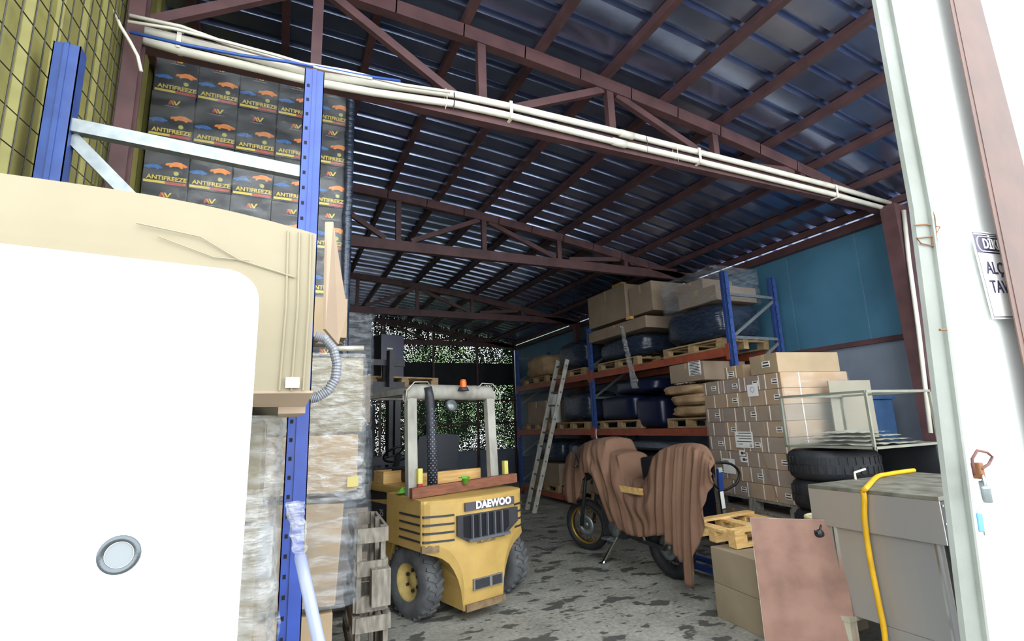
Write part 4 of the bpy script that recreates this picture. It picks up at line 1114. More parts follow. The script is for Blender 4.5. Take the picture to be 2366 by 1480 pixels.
for b in range(2):
    for l in range(3):
        if b == 0 and l == 0: pass
        for s_, x in (('front', XF), ('rear', XB)):
            bay = 'near' if b == 0 else 'far'
            t = thing('rack_beam', f'orange rack beam, {LN[l]} {s_} one of the {bay} bay', 'rack beam', (x, (YP[b] + YP[b + 1]) / 2, LV[l]), group='orange rack beams')
            h2 = (YP[b + 1] - YP[b]) / 2 - 0.047
            g = MB(); g.box(-0.025, 0.025, -h2, h2, 0, 0.11); g.build('beam', M_orange, t, bevel=0.004)
            for sg in (-1, 1):
                g = MB(); sx = -0.042 if s_ == 'front' else 0.036
                g.box(sx - 0.003, sx + 0.006, sg * h2 - 0.03, sg * h2 + 0.03, -0.06, 0.16); g.box(min(sx, 0), max(sx, 0), sg * h2 - 0.003, sg * h2 + 0.0, -0.02, 0.11)
                g.build('end_connector', M_orange, t)
XM = (XF + XB) / 2
def lump(lab, loc, size, m, seed=0, p=4.0, amp=0.04, name='wrapped_load', cat='wrapped load', rz=0.0, taper=0.0, grp=None):
    """soft superellipsoid load"""
    t = thing(name, lab, cat, loc, rz, grp)
    w, d, h = size
    def fn(u, v):
        a = 2 * PI * u; b = (v - 0.5) * PI
        def sp(c): return math.copysign(abs(c) ** (2 / p), c)
        x = sp(math.cos(a)) * sp(math.cos(b)); y = sp(math.sin(a)) * sp(math.cos(b)); z = sp(math.sin(b))
        k = 1 + amp * noise.noise(Vector((x * 2 + seed, y * 2, z * 2))) * 2 + amp * 0.6 * noise.noise(Vector((x * 6 + seed, y * 6, z * 12)))
        kk = k * (1 - taper * (z + 1) / 2)
        return (x * w / 2 * kk, y * d / 2 * kk, h / 2 + z * h / 2 * (1 if z < 0 else k))
    g = MB(); g.grid(fn, 48, 28); g.build('load', m, t, smooth=True, fix=False)
    return t
def rpal(lab, y, z, L=1.2):   # pallet whose blocks face the aisle (-X)
    return pallet(lab, (XM - 0.02, y, z), rz=-PI / 2, L=L, W=0.9)
# upper level, near bay
rpal('pallet on the upper beam of the near bay, right one', 5.75, 2.575)
rpal('pallet on the upper beam of the near bay, left one', 7.6, 2.575)
lump('dark film wrapped load with bright streaks on the right upper pallet', (XM, 5.75, 2.72), (0.95, 1.2, 0.55), M_darkfilm, 1, amp=0.03)
carton('brown carton on top of the dark wrapped load near the blue wall', (XM, 5.6, 3.28), (0.8, 0.75, 0.22), m=M_card4)
carton('smaller brown carton, topmost on the dark wrapped load', (XM - 0.05, 5.75, 3.50), (0.6, 0.5, 0.17), m=M_card4)
film_shell('glossy dark film over the cartons near the blue wall', XM - 0.02, 5.72, 0.9, 1.1, 3.25, 3.76, amp=0.03, m=M_filmd, seed=31, nu=60, nz=14)
lump('dark film wrapped bulging roll load under the brown cartons of the upper level', (XM, 7.55, 2.72), (0.95, 1.4, 0.42), M_darkfilm, 2, amp=0.03)
carton('flat wide brown carton on the bulging dark load', (XM - 0.02, 7.55, 3.15), (0.95, 1.75, 0.20), m=M_card4)
carton('large brown carton, highest on the upper rack level', (XM - 0.02, 7.8, 3.42), (0.9, 1.2, 0.62), m=M_card4)
carton('shallow brown carton behind the large one at the roof', (XM - 0.02, 6.85, 3.42), (0.8, 0.6, 0.5), m=M_card4)
t = thing('wood_block', 'small pale wood block on the flat wide carton', 'block', (XF - 0.02, 7.1, 3.36), rz=0.1)
g = MB(); g.box(-0.04, 0.04, -0.06, 0.06, 0, 0.05); g.build('timber', M_pine, t, bevel=0.004)
t = thing('wood_block', 'pale wood block on the large carton under the roof', 'block', (XF + 0.1, 7.5, 4.045))
g = MB(); g.box(-0.05, 0.05, -0.15, 0.15, 0, 0.07); g.build('timber', M_pine, t, bevel=0.004)
# hanging twisted film tail
t = thing('film_tail', 'twisted clear film tail hanging over the upper orange beam', 'stretch film', (XF - 0.09, 7.25, 2.05))
ft = [aty(1437, 748, 7.0), aty(1440, 800, 7.0), aty(1447, 850, 6.95), aty(1458, 902, 6.95)]
ft = [Vector((XF - 0.10, p.y * 0 + 7.25 - 0.12 * i * 0.7, 3.28 - i * 0.37)) for i, p in enumerate(ft)]
g = MB()
def tail(u, v):
    f = v * 3; i = min(2, int(f)); p = ft[i].lerp(ft[i + 1], f - i) - Vector((XF - 0.09, 7.25, 2.05))
    r = (0.05 + 0.03 * v) * (0.7 + 0.9 * abs(noise.noise(Vector((u * 5, v * 9, 3))))); a = 2 * PI * u + v * 5
    return (p.x + r * 0.5 * math.cos(a), p.y + r * math.sin(a), p.z)
g.grid(tail, 20, 40); g.build('wrap', M_film, t, smooth=True, fix=False)
# lower level, near bay
rpal('pallet under the navy boxes on the lower beam', 7.65, 1.515)
rpal('pallet under the tan sacks on the lower beam', 5.95, 1.515, 0.9)
lump('navy plastic wrapped box on the left pallet of the lower beam', (XM, 7.75, 1.665), (0.9, 1.05, 0.42), M_navy, 4, p=7, amp=0.012)
lump('dark glossy wrapped heap above the navy box', (XM, 7.3, 2.09), (0.85, 1.2, 0.26), M_navy, 5, p=4, amp=0.03)
lump('large navy plastic drum with a white reflection right of the navy box', (XM - 0.05, 6.85, 1.52), (0.85, 0.72, 0.50), M_navy, 6, p=6, amp=0.008, name='navy_drum', cat='drum')
for i, z in enumerate((1.665, 1.83, 1.995)):
    lump(f'crumpled tan sack on the lower beam pallet, {["bottom", "middle", "top"][i]} of the pile', (XM - 0.04 - 0.02 * i, 5.95 + 0.12 * (i == 2), z), (0.85, 0.85, 0.18 if i < 2 else 0.16), M_tealcloth, 8 + i, p=4, amp=0.05, name='sack', cat='sack', grp='tan sacks on the rack')
t = thing('crumpled_bag', 'white crumpled plastic bag on top of the tan sacks', 'plastic bag', (XF + 0.05, 6.0, 2.15))
g = MB(); g.grid(lambda u, v: (0.16 * (u - 0.5), 0.3 * (v - 0.5), 0.08 * math.sin(PI * u) * math.sin(PI * v) + 0.02 * noise.noise(Vector((u * 6, v * 6, 0))) + 0.01), 14, 14); g.build('sheet', M_strap, t, smooth=True, fix=False)
# far bay loads
for i, yy in enumerate((9.3, 10.9)):
    rpal(f'pallet on the upper beam of the far bay, {"right" if i == 0 else "left"} one', yy, 2.575)
    lump(f'dusty grey covered load on the upper level of the far bay, {"right" if i == 0 else "left"} one', (XM, yy, 2.72), (0.9, 1.2, 0.62 - 0.1 * i), M_darkfilm if i == 0 else M_tealcloth, 12 + i, amp=0.05)
    rpal(f'pallet on the lower beam of the far bay, {"right" if i == 0 else "left"} one', yy, 1.515)
lump('dark film wrapped load with a silver film streak beside the ladder', (XM, 9.25, 1.665), (0.9, 1.1, 0.6), M_darkfilm, 14, amp=0.04)
carton('grey brown carton on the lower level at the far end of the rack', (XM, 11.0, 1.665), (0.8, 0.9, 0.5), m=M_card4)
t = thing('white_roll', 'white cylindrical roll standing behind the ladder', 'roll', (XF + 0.2, 10.3, 1.665))
g = MB(); g.tube([(0, 0, 0), (0, 0, 0.62)], 0.11, 20); g.build('paper', M_white, t, smooth=False)
g = MB(); g.tube([(0, 0, 0.61), (0, 0, 0.63)], 0.05, 14); g.build('core', M_card, t)
t = thing('film_scrap', 'crumpled white film scrap hanging from the lower beam near the rack post', 'film scrap', (XF - 0.05, 8.33, 1.12))
g = MB(); g.grid(lambda u, v: (0.02 * noise.noise(Vector((u * 4, v * 4, 0))) , 0.02 * math.sin(v * 7) + (0.02 if v < 0.72 else 0.13) * (u - 0.5), 0.4 - 0.5 * v - 0.2 * (u - 0.5) * (v > 0.72)), 10, 24); g.build('wrap', M_strap, t, smooth=True, fix=False)
t['label'] = 'white tag and film strip hanging from the lower beam'
# ground level under the rack
for i, (yy, ww, hh, m, lb) in enumerate(((9.2, 1.1, 0.42, M_card4, 'right one behind the ladder foot'), (10.6, 1.2, 0.45, M_card4, 'left one at the far end'))):
    rpal(f'pallet on the floor beams of the far bay, {lb}', yy, 0.195)
    carton(f'dusty brown carton on the far bay floor, {lb}', (XM, yy, 0.34), (0.85, ww, hh), m=m)
    lump(f'dark wrapped tank above the dusty cartons, {"right" if i == 0 else "left"} one of the far bay', (XM, yy, 0.34 + hh + 0.01), (0.85, ww, 0.5), M_navy if i == 0 else M_darkfilm, 16 + i, amp=0.03)
lump('black plastic tank on the floor level of the near bay behind the brown cover', (XM, 7.2, 0.001), (0.85, 1.6, 1.14), M_black, 19, p=5, amp=0.02)
lump('pale grey bag lying under the lower beam of the near bay', (XM - 0.1, 7.2, 1.15), (0.6, 1.0, 0.16), mat('grey_bag', '#5f6873', '#4d5560', rough=0.7), 20, p=3, amp=0.08)
lump('second dark tank on the floor level beside the tall cartons', (XM, 5.8, 0.001), (0.85, 0.9, 1.09), M_navy, 22, p=5, amp=0.02)

# ================================================================== TALL STRAPPED CARTON STACK (right)
SA = math.radians(-10)
SM = RM(rz=SA, loc=(4.75, 3.75, 0))
def sp(x, y, z): return SM @ Vector((x, y, z))
pallet('pallet on the floor under the tall strapped carton stack', sp(0.45, 0.68, 0.0), rz=SA + PI / 2, L=1.35, W=0.88)
for c, (y0, w) in enumerate(((0.0, 0.66), (0.67, 0.67))):
    carton(f'long low brown carton under the tall stack, {"nearer" if c == 0 else "farther"} one', sp(0.44, y0 + w / 2, 0.146), (0.88, w, 0.46), rz=SA, m=M_card4, labels=[('x-', 0.1 if c == 0 else -0.05, 0.26, 0.18, 0.12)], straps=[('x-', -0.18)])
pallet('pallet between the low cartons and the tall strapped stack', sp(0.45, 0.68, 0.61), rz=SA + PI / 2, L=1.35, W=0.88, m=M_pallet)
rowsA = [[.33, .34, .34, .34], [.40, .28, .33, .34], [.27, .35, .40, .33], [.36, .29, .34, .36], [.33, .42, .25, .35], [.39, .28, .35, .33], [.30, .35, .30, .40], [.28, .33, .38, .36]]
RN = ['bottom', 'second', 'third', 'fourth', 'fifth', 'sixth', 'seventh', 'top']
CN = ['nearest', 'second', 'third', 'farthest']
random.seed(12)
rh = 0.166
cols_ = [M_card, M_card4, M_card, mat('cardboard_mauve', '#94806f', '#89766a', rough=0.8, scale=4)]
for r, row in enumerate(rowsA):
    y = 0.0
    for c, w in enumerate(row):
        labs = []
        if (r + c) % 2 == 0 or r == 7: labs = [('x-', -0.05 + random.uniform(-.02, .02), 0.05, 0.09, 0.055)]
        st = [('x-', -w / 2 + 0.05), ('x-', w / 2 - 0.05)] if (r + c) % 2 == 0 or r in (3, 7) else [('x-', random.uniform(-.06, .06))]
        carton(f'strapped carton of the tall stack, {RN[r]} row, {CN[c]} column', sp(0.44 + random.uniform(-.004, .004), y + w / 2, 0.757 + r * (rh + 0.001)), (0.86, w - 0.004, rh - 0.002), rz=SA, m=cols_[random.randrange(4)], group='strapped cartons of the tall stack', tape=False, labels=labs, straps=st + ([('y-', -0.2)] if c == 0 else []))
        y += w
ztop = 0.757 + 8 * (rh + 0.001)
carton('light brown carton on the near top corner of the tall stack', sp(0.42, 0.24, ztop), (0.80, 0.42, 0.21), rz=SA, m=M_card3, labels=[('x-', -0.04, 0.07, 0.12, 0.065)])
carton('small carton with two white straps on top of the tall stack', sp(0.30, 0.78, ztop), (0.5, 0.34, 0.15), rz=SA, labels=[('x-', 0.05, 0.02, 0.11, 0.07)], straps=[('x-', -0.04), ('x-', 0.12)])
# big paper sheets taped on the stack face
for (y, z, a, b, lb) in ((0.66, 1.39, 0.30, 0.18, 'large printed white sheet on the middle of the tall carton stack'), (0.42, 1.93, 0.17, 0.13, 'white sheet with a round blue stamp near the top of the tall stack'), (0.98, 1.08, 0.22, 0.17, 'blank white sheet low on the far side of the tall stack'), (0.72, 1.24, 0.10, 0.06, 'small label with a dark square below the large printed sheet'), (0.70, 1.17, 0.10, 0.06, 'small code label, lower of the two below the printed sheet')):
    t = thing('paper_sheet', lb, 'paper', sp(-0.010, y, z), rz=SA)
    g = MB(); g.box(-0.002, 0.0, -a / 2, a / 2, -b / 2, b / 2); g.build('sheet', M_paper, t)
    g = MB()
    if 'blank' in lb:
        g.box(-0.0035, -0.002, 0.0, a * 0.42, b * 0.3, b * 0.36)
    elif 'stamp' in lb:
        g.tube([(-0.003, 0.03 * math.cos(k * PI / 8), 0.01 + 0.03 * math.sin(k * PI / 8)) for k in range(16)], 0.003, 4, closed=True)
    elif 'small' in lb:
        g.box(-0.0035, -0.002, -0.02, 0.02, -0.015, 0.015); g.box(-0.0035, -0.002, -0.045, -0.025, -0.01, 0.01)
    else:
        for k in range(5):
            zz = b * 0.38 - k * b * 0.17; g.box(-0.0035, -0.002, -a * (0.42 if k < 4 else -0.1), a * (0.42 if k % 2 else 0.3), zz, zz + 0.008)
        g.tube([(-0.003, -a * 0.34 + 0.015 * math.cos(k * PI / 6), -b * 0.34 + 0.015 * math.sin(k * PI / 6)) for k in range(12)], 0.003, 4, closed=True)
    g.build('print', M_ink if 'stamp' not in lb else mat('blue_stamp', '#5566b8'), t)
t = thing('packing_strip', 'dark vertical strap running down the tall carton stack', 'strap', sp(-0.012, 0.36, 0.75), rz=SA)
g = MB(); g.bar((0, -0.12, 0.02), (0, 0.06, 0.58), 0.008, 0.004); g.build('band', M_cardin, t)
film_shell('thin clear film round the tall strapped carton stack', *(sp(0.44, 0.675, 0).x, sp(0.44, 0.675, 0).y), 0.90, 1.38, 0.75, ztop - 0.01, rz=SA, amp=0.007, m=glassy('thin_film', '#dfe2e2', 0.10, 0.12, 1.0, 12, (1, 1, 2)), seed=40, nu=90, nz=40)
carton('brown carton with a white address label on top of the tan sacks in the rack', (5.86, 5.85, 2.175), (0.82, 0.70, 0.27), m=M_card4, labels=[('x-', -0.18, 0.08, 0.24, 0.2)])

# ================================================================== TYRES, VITRINE, PANEL
for k in range(5):
    t = thing('tyre', f'large black tyre, {["bottom", "second", "middle", "fourth", "topmost"][k]} of the stack under the glass case', 'tyre', (4.70 + 0.01 * (k % 2), 3.28, 0.001 + 0.266 * k), group='stacked tyres')
    r, h = 0.37, 0.262
    g = MB(); g.lathe([(r * 0.58, h * 0.15), (r * 0.66, h * 0.02), (r * 0.85, 0.0), (r * 0.96, h * 0.1), (r, h * 0.25), (r, h * 0.75), (r * 0.96, h * 0.9), (r * 0.85, h), (r * 0.66, h * 0.98), (r * 0.58, h * 0.85), (r * 0.60, h * 0.5)], 40, closed=True); g.build('carcass', M_rubberd, t, smooth=True)
    g = MB()
    for j in range(36):
        for z in (h * 0.25, h * 0.55):
            Mx = Matrix.Rotation(2 * PI * (j + (0.5 if z > 0.1 else 0)) / 36, 4, 'Z') @ Matrix.Translation((r - 0.002, 0, z)); g.box(-0.006, 0.008, -0.018, 0.018, 0, h * 0.24, Mx)
    g.build('tread', M_rubberd, t)
vt = thing('glass_case', 'aluminium framed glass case with folded sheets, standing on the tyres', 'glass case', (4.4, 2.7, 1.352))
VW, VD, VH = 0.9, 0.8, 0.455
M_vf = mat('case_frame', '#7d7f72', '#6f7166', rough=0.5)
e = 0.010
for (a, b) in (((0, 0, 0), (VW, 0, 0)), ((0, VD, 0), (VW, VD, 0)), ((0, 0, 0), (0, VD, 0)), ((VW, 0, 0), (VW, VD, 0)), ((0, 0, VH), (VW, 0, VH)), ((0, VD, VH), (VW, VD, VH)), ((0, 0, VH), (0, VD, VH)), ((VW, 0, VH), (VW, VD, VH)), ((0, 0, 0), (0, 0, VH)), ((VW, 0, 0), (VW, 0, VH)), ((0, VD, 0), (0, VD, VH)), ((VW, VD, 0), (VW, VD, VH))):
    g = MB(); g.box(min(a[0], b[0]) - e * (a[0] == b[0]), max(a[0], b[0]) + e * (a[0] == b[0]), min(a[1], b[1]) - e * (a[1] == b[1]), max(a[1], b[1]) + e * (a[1] == b[1]), min(a[2], b[2]) + (0 if a[2] != b[2] else 0), max(a[2], b[2]) + (0 if a[2] != b[2] else 2 * e)); g.build('frame_bar', M_vf, vt)
g = MB(); g.box(e, VW - e, e, VD - e, 0.004, 0.012); g.build('base_panel', M_beige, vt)
for (x0, x1, y0, y1) in ((-0.003, 0.0, e, VD - e), (e, VW - e, VD - 0.0, VD + 0.003)):
    g = MB(); g.box(x0, x1, y0, y1, 2 * e, VH); g.build('glass_pane', M_glass, vt)
for k in range(4):
    t = thing('folded_sheet', f'crumpled translucent plastic sheet in the glass case, {["lowest", "second", "third", "topmost"][k]} layer', 'plastic sheet', (4.84 - 0.02 * k, 3.1, 1.37 + 0.032 * k), group='sheets in the glass case')
    w, d = 0.78 - 0.13 * k, 0.68 - 0.09 * k
    g = MB(); g.grid(lambda u, v: (w * (u - 0.5), d * (v - 0.5), 0.006 + 0.02 * abs(noise.noise(Vector((u * 4 + k * 5, v * 5, k)))) + 0.02 * math.sin(PI * u) * math.sin(PI * v)), 26, 22)
    g.build('sheet', M_plasticsheet, t, smooth=True, fix=False)
t = thing('beige_panel', 'beige panel board standing behind the glass case', 'board', (5.20, 3.53, 0.0), rz=math.radians(-10)); 
g = MB(); g.box(-0.02, 0.52, 0, 0.012, 1.30, 1.98); g.box(-0.02, 0.52, 0, 0.012, 0.0, 1.30); g.build('sheet', M_beige, t)
t['label'] = 'tall beige board standing behind the glass case'
t = thing('blue_bin', 'tall dark blue bin against the grey wall behind the glass case', 'bin', (6.15, 3.75, 0))
g = MB(); P = [(-0.15, 0), (0.15, 0), (0.18, 1.78), (-0.18, 1.78)]; g.prism(P, Matrix.Translation((0, 0.15, 0)) @ Matrix.Rotation(PI / 2, 4, 'X'), 0.30); g.build('body', mat('dull_blue_plastic', '#2b4668', '#243b5a', rough=0.5), t, bevel=0.01)
g = MB(); g.box(-0.2, 0.2, -0.17, 0.17, 1.782, 1.82); g.build('lid', mat('dull_blue_plastic', '#2b4668'), t, bevel=0.008)
carton('dark dusty box supporting the right end of the glass case', (5.5, 2.95, 0.0), (0.5, 0.5, 1.345), m=M_dark, tape=False, name='dark_box', cat='box')
lump('black folded tarpaulin heap behind the steel cabinet', (5.35, 2.35, 0.0), (0.95, 0.55, 1.22), M_rubberd, 50, p=6, amp=0.03, name='tarpaulin', cat='tarpaulin')
t = thing('paper_clip_strip', 'short white plastic strip sticking up behind the steel cabinet', 'strip', Vector((3.98, 2.62, 1.157)))
t['label'] = 'short white strip sticking out above the steel cabinet'
q = [(0, 0, 0), (0.0, 0, 0.05), (0.10, -0.02, 0.07)]
g = MB(); g.tube(q, 0.008, 6); g.build('rod', M_strap, t)

# ================================================================== STEEL CABINET AND HOSE
cb = thing('steel_cabinet', 'stainless steel cabinet with dusty top in the right foreground', 'cabinet', (3.5, 1.84, 0))
g = MB(); g.box(0, 1.27, 0, 0.82, 1.13, 1.155); g.build('top', M_inoxtop, cb, bevel=0.004)
g = MB(); g.box(0, 0.01, 0, 0.82, 0.89, 1.13); g.build('fascia', M_inox, cb, bevel=0.002)
g = MB(); g.box(0.012, 1.26, 0.0, 0.006, 0.0, 1.128); g.build('black_side', mat('black_side', '#191b1f', rough=0.6), cb)
g = MB()
for z in (1.1, 1.0, 0.9): g.box(0.02, 0.03, -0.004, 0.0, z, z + 0.01)
g.build('rivet', M_chrome, cb)
g = MB(); g.box(0.025, 1.25, 0.03, 0.74, 0.34, 0.888); g.build('body', M_inox, cb, bevel=0.004)
g = MB(); g.box(0.012, 0.026, 0.69, 0.745, 0.32, 0.89); g.build('edge_post', M_inox, cb)
g = MB(); g.box(0.008, 0.026, 0.06, 0.072, 0.2, 0.89); g.build('door_edge', M_chrome, cb)
g = MB(); g.box(0.008, 0.024, 0.676, 0.682, 0.34, 0.89); g.build('door_edge', M_chrome, cb)
g = MB(); g.box(0.02, 0.6, 0.03, 0.45, 0.2, 0.34); g.build('lower_body', M_inox, cb)
for (x, y) in ((0.04, 0.06), (1.18, 0.06), (1.18, 0.68)):
    g = MB(); g.box(x, x + 0.04, y, y + 0.04, 0, 0.34 if x > 0.1 or y > 0.3 else 0.2); g.build('leg', M_inox, cb)
t = thing('timber_trestle', 'white painted timber leg propping the left end of the steel cabinet', 'trestle', (3.5, 2.50, 0))
g = MB(); g.box(-0.035, 0.035, -0.03, 0.03, 0, 0.31); g.build('leg', mat('painted_timber', '#b5b09c', '#9d9884', rough=0.7), t)
g = MB(); g.box(-0.04, 0.2, -0.035, 0.10, 0.311, 0.338); g.build('cap', mat('painted_timber', '#b5b09c'), t)
hz = []
for (a, b) in ((2112, 1086), (2080, 1090), (2050, 1095), (2026, 1101)): p = atz(a, b, 1.172); hz.append(p)
hz += [Vector((3.50, 2.24, 1.172)), Vector((3.474, 2.25, 1.15))]
for (a, b) in ((1997, 1150), (1998, 1200), (2007, 1270), (2020, 1340), (2032, 1400), (2042, 1450), (2050, 1520)): hz.append(atx(a, b, 3.47))
H1 = Vector(hz[0]); t = thing('yellow_hose', 'yellow hose lying over the steel cabinet and hanging down its face', 'hose', H1)
def smooth_pts(P, n=6):
    out = []
    for i in range(len(P) - 1):
        p0 = P[max(i - 1, 0)]; p1 = P[i]; p2 = P[i + 1]; p3 = P[min(i + 2, len(P) - 1)]
        for k in range(n):
            s = k / n
            out.append(0.5 * ((2 * p1) + (p2 - p0) * s + (2 * p0 - 5 * p1 + 4 * p2 - p3) * s * s + (3 * p1 - p0 - 3 * p2 + p3) * s ** 3))
    out.append(P[-1]); return out
g = MB(); g.tube([p - H1 for p in smooth_pts(hz)], 0.0165, 12); g.build('tube', M_hose, t, smooth=True)

# ================================================================== BOARD, BOXES, PALLET in the right foreground
a, b = aty(1735, 1200, 2.85), Vector((3.46, 2.49, 0.87))
t = thing('red_board', 'scuffed red brown board leaning beside the steel cabinet', 'board', (a.x, 2.85, 0))
d = Vector((b.x - a.x, b.y - 2.85, 0)); L_ = d.length; ang = math.atan2(d.y, d.x)
t.rotation_euler = (math.radians(-6), 0, ang)
g = MB(); g.box(0, L_ + 0.05, -0.012, 0.012, 0, a.z); g.build('sheet', M_board, t, bevel=0.002)
g = MB(); g.box(-0.004, 0.0, -0.013, 0.013, 0, a.z); g.box(0, L_ + 0.05, -0.0135, 0.0135, a.z, a.z + 0.004); g.build('bare_edge', mat('bare_edge', '#b59f90', '#8f7f74', rough=0.8, scale=20), t)
t.location.z = 0.0
carton('dusty tan carton on the floor left of the red board, lower one', (3.68, 3.33, 0.0), (0.46, 0.62, 0.27), rz=math.radians(-6), m=mat('cardboard_dusty', '#8d7f68', '#7f725d', rough=0.9, scale=3), tape=False)
carton('dusty tan carton left of the red board, upper one carrying the pale pallet', (3.68, 3.33, 0.272), (0.46, 0.62, 0.285), rz=math.radians(-6), m=mat('cardboard_dusty', '#8d7f68'), tape=False)
M_pine2 = mat('fresh_pine', '#d8b87c', '#c39a5c', rough=0.7, scale=5, stretch=(2, 8, 8))
t = pallet('small fresh pine pallet on the dusty tan cartons', (3.93, 3.70, 0.58), rz=math.radians(-8), L=0.66, W=0.62, m=M_pine2, group=None, nb=2, ry=math.radians(-3))
t = thing('cream_coil', 'cream coloured coil of hose between the pallet and the tyres', 'coil', (4.12, 3.05, 0.72))
t['label'] = 'cream coil lying on a box beside the tyres'
g = MB()
for k in range(4): g.tube([((0.14 - 0.006 * k) * math.cos(2 * PI * j / 24), (0.12 - 0.006 * k) * math.sin(2 * PI * j / 24), 0.015 + 0.028 * k) for j in range(24)], 0.016, 8, closed=True)
g.build('turns', mat('cream_hose', '#cfc6a0', rough=0.6), t, smooth=True)
carton('brown box hidden behind the red board under the cream coil', (4.10, 3.05, 0.0), (0.36, 0.3, 0.715), m=M_card4)
t = thing('black_clamp', 'small black clamp on the upper right of the red board', 'clamp', aty(1893, 1232, 2.46))
g = MB(); g.lathe([(0, -0.02), (0.022, -0.02), (0.026, 0), (0.022, 0.02), (0, 0.02)], 14, Matrix.Rotation(1.3, 4, 'X')); g.tube([(-0.04, 0, 0.02), (0.0, 0, 0.01), (0.03, 0, 0.05)], 0.007, 6); g.build('body', M_black, t, smooth=True)

# ================================================================== PALLET JACK
pj = thing('pallet_jack', 'blue pallet jack with a black loop handle before the tall carton stack', 'pallet jack', (4.36, 4.30, 0))
def pjp(a, b): return aty(a, b, 4.30) - Vector((4.36, 4.30, 0))
loop = [(1648, 1070), (1668, 1068), (1690, 1072), (1705, 1085), (1708, 1100), (1702, 1115), (1690, 1124), (1672, 1132), (1655, 1124), (1645, 1112)]
g = MB(); g.tube(smooth_pts([pjp(a, b) for a, b in loop], 3), 0.014, 8); g.build('handle', M_black, pj, smooth=True)
g = MB(); g.bar(pjp(1662, 1082), pjp(1665, 1132), 0.06, 0.03, up=Vector((0, 1, 0))); g.build('lever_head', mat('jack_blue', '#1e3a78', rough=0.4), pj)
g = MB(); g.bar(pjp(1661, 1080), pjp(1663, 1090), 0.05, 0.036, up=Vector((0, 1, 0))); g.build('head_cap', mat('cap_green_grey', '#96a394'), pj)
s0, s1 = pjp(1665, 1132), Vector((0.0, 0.02, 0.34))
g = MB(); g.bar(s0, s1, 0.05, 0.026, up=Vector((0, 1, 0))); g.build('shaft', M_black, pj)
g = MB(); m0, m1 = s0.lerp(s1, 0.02), s0.lerp(s1, 0.33); off = Vector((-0.006, -0.016, 0)); g.bar(m0 + off, m1 + off, 0.046, 0.006, up=Vector((0, 1, 0))); g.build('white_label', M_paper, pj)
g = MB(); m0, m1 = s0.lerp(s1, 0.35), s0.lerp(s1, 0.58); g.bar(m0 + off, m1 + off, 0.046, 0.006, up=Vector((0, 1, 0))); g.build('grey_label', M_galv, pj)
g = MB(); g.box(-0.10, 0.10, -0.06, 0.08, 0.12, 0.34); g.build('pump', mat('jack_blue', '#1e3a78'), pj, bevel=0.01)
for sx in (-1, 1):
    g = MB(); g.lathe([(0, -0.025), (0.09, -0.025), (0.095, 0), (0.09, 0.025), (0, 0.025)], 20, Matrix.Translation((sx * 0.06, 0, 0.095)) @ Matrix.Rotation(PI / 2, 4, 'Y')); g.build('wheel', M_rubberd, pj, smooth=True)
    g = MB(); g.box(sx * 0.13 - 0.05, sx * 0.13 + 0.05, 0.08, 0.85, 0.06, 0.09); g.build('fork', mat('jack_blue', '#1e3a78'), pj)
pj.rotation_euler = (0, 0, 0)

# ================================================================== MOTORCYCLE
mk = thing('motorcycle', 'black motorcycle with gold rims under a brown cover, on its side stand', 'motorcycle', (3.88, 5.43, 0), rz=math.radians(3), ry=math.radians(-4))
def bwheel(y, r, steer, nm, w=0.12):
    c = Matrix.Translation((0, y, r + 0.002)) @ Matrix.Rotation(steer, 4, 'Z') @ Matrix.Rotation(PI / 2, 4, 'Y')
    R_, rt = r - w / 2 * 0.9, w / 2
    g = MB(); n = 12; g.lathe([(R_ + rt * 0.9 * math.cos(2 * PI * k / n), rt * math.sin(2 * PI * k / n)) for k in range(n)], 44, c, closed=True); tr = g.build(nm, M_rubberd, mk, smooth=True)
    g = MB(); g.lathe([(R_ - 0.05, -0.03), (R_ - 0.035, -0.045), (R_ - 0.03, 0), (R_ - 0.035, 0.045), (R_ - 0.05, 0.03)], 44, c, closed=True); g.build('rim', M_gold, tr, smooth=True)
    g = MB()
    for k in range(20):
        a = 2 * PI * k / 20; s_ = 1 if k % 2 else -1
        g.tube([tuple(c @ Vector((0.03 * math.cos(a + s_), 0.03 * math.sin(a + s_), 0.025 * s_))), tuple(c @ Vector(((R_ - 0.04) * math.cos(a), (R_ - 0.04) * math.sin(a), 0)))], 0.0028, 4)
    g.build('spokes', M_gold, tr)
    g = MB(); g.lathe([(0, -0.05), (0.035, -0.05), (0.035, 0.05), (0, 0.05)], 16, c); g.build('hub', M_galv, tr, smooth=True)
    g = MB(); g.lathe([(0.06, -0.055), (0.125, -0.055), (0.125, -0.06), (0.06, -0.06)], 26, c, closed=True); g.build('brake_disc', M_galv, tr, smooth=True)
bwheel(0.76, 0.325, math.radians(22), 'front_wheel')
bwheel(-0.76, 0.315, 0, 'rear_wheel', 0.15)
for sx in (-1, 1):
    g = MB(); g.tube([(sx * 0.1, 0.76, 0.33), (sx * 0.1, 0.62, 0.72), (sx * 0.1, 0.52, 1.02)], [0.026, 0.024, 0.02], 10); g.build('fork_leg', M_fldark, mk, smooth=True)
g = MB(); g.tube([(-0.36, 0.38, 1.14), (-0.18, 0.46, 1.12), (0.0, 0.5, 1.06), (0.18, 0.46, 1.12), (0.36, 0.38, 1.14)], 0.013, 8); g.build('handlebar', M_black, mk, smooth=True)
for sx in (-1, 1):
    g = MB(); g.tube([(sx * 0.24, 0.44, 1.13), (sx * 0.28, 0.45, 1.3)], 0.007, 6); g.lathe([(0, 0), (0.05, 0), (0.05, 0.015), (0, 0.015)], 14, Matrix.Translation((sx * 0.28, 0.45, 1.33)) @ Matrix.Rotation(PI / 2, 4, 'X')); g.build('mirror', M_black, mk, smooth=False)
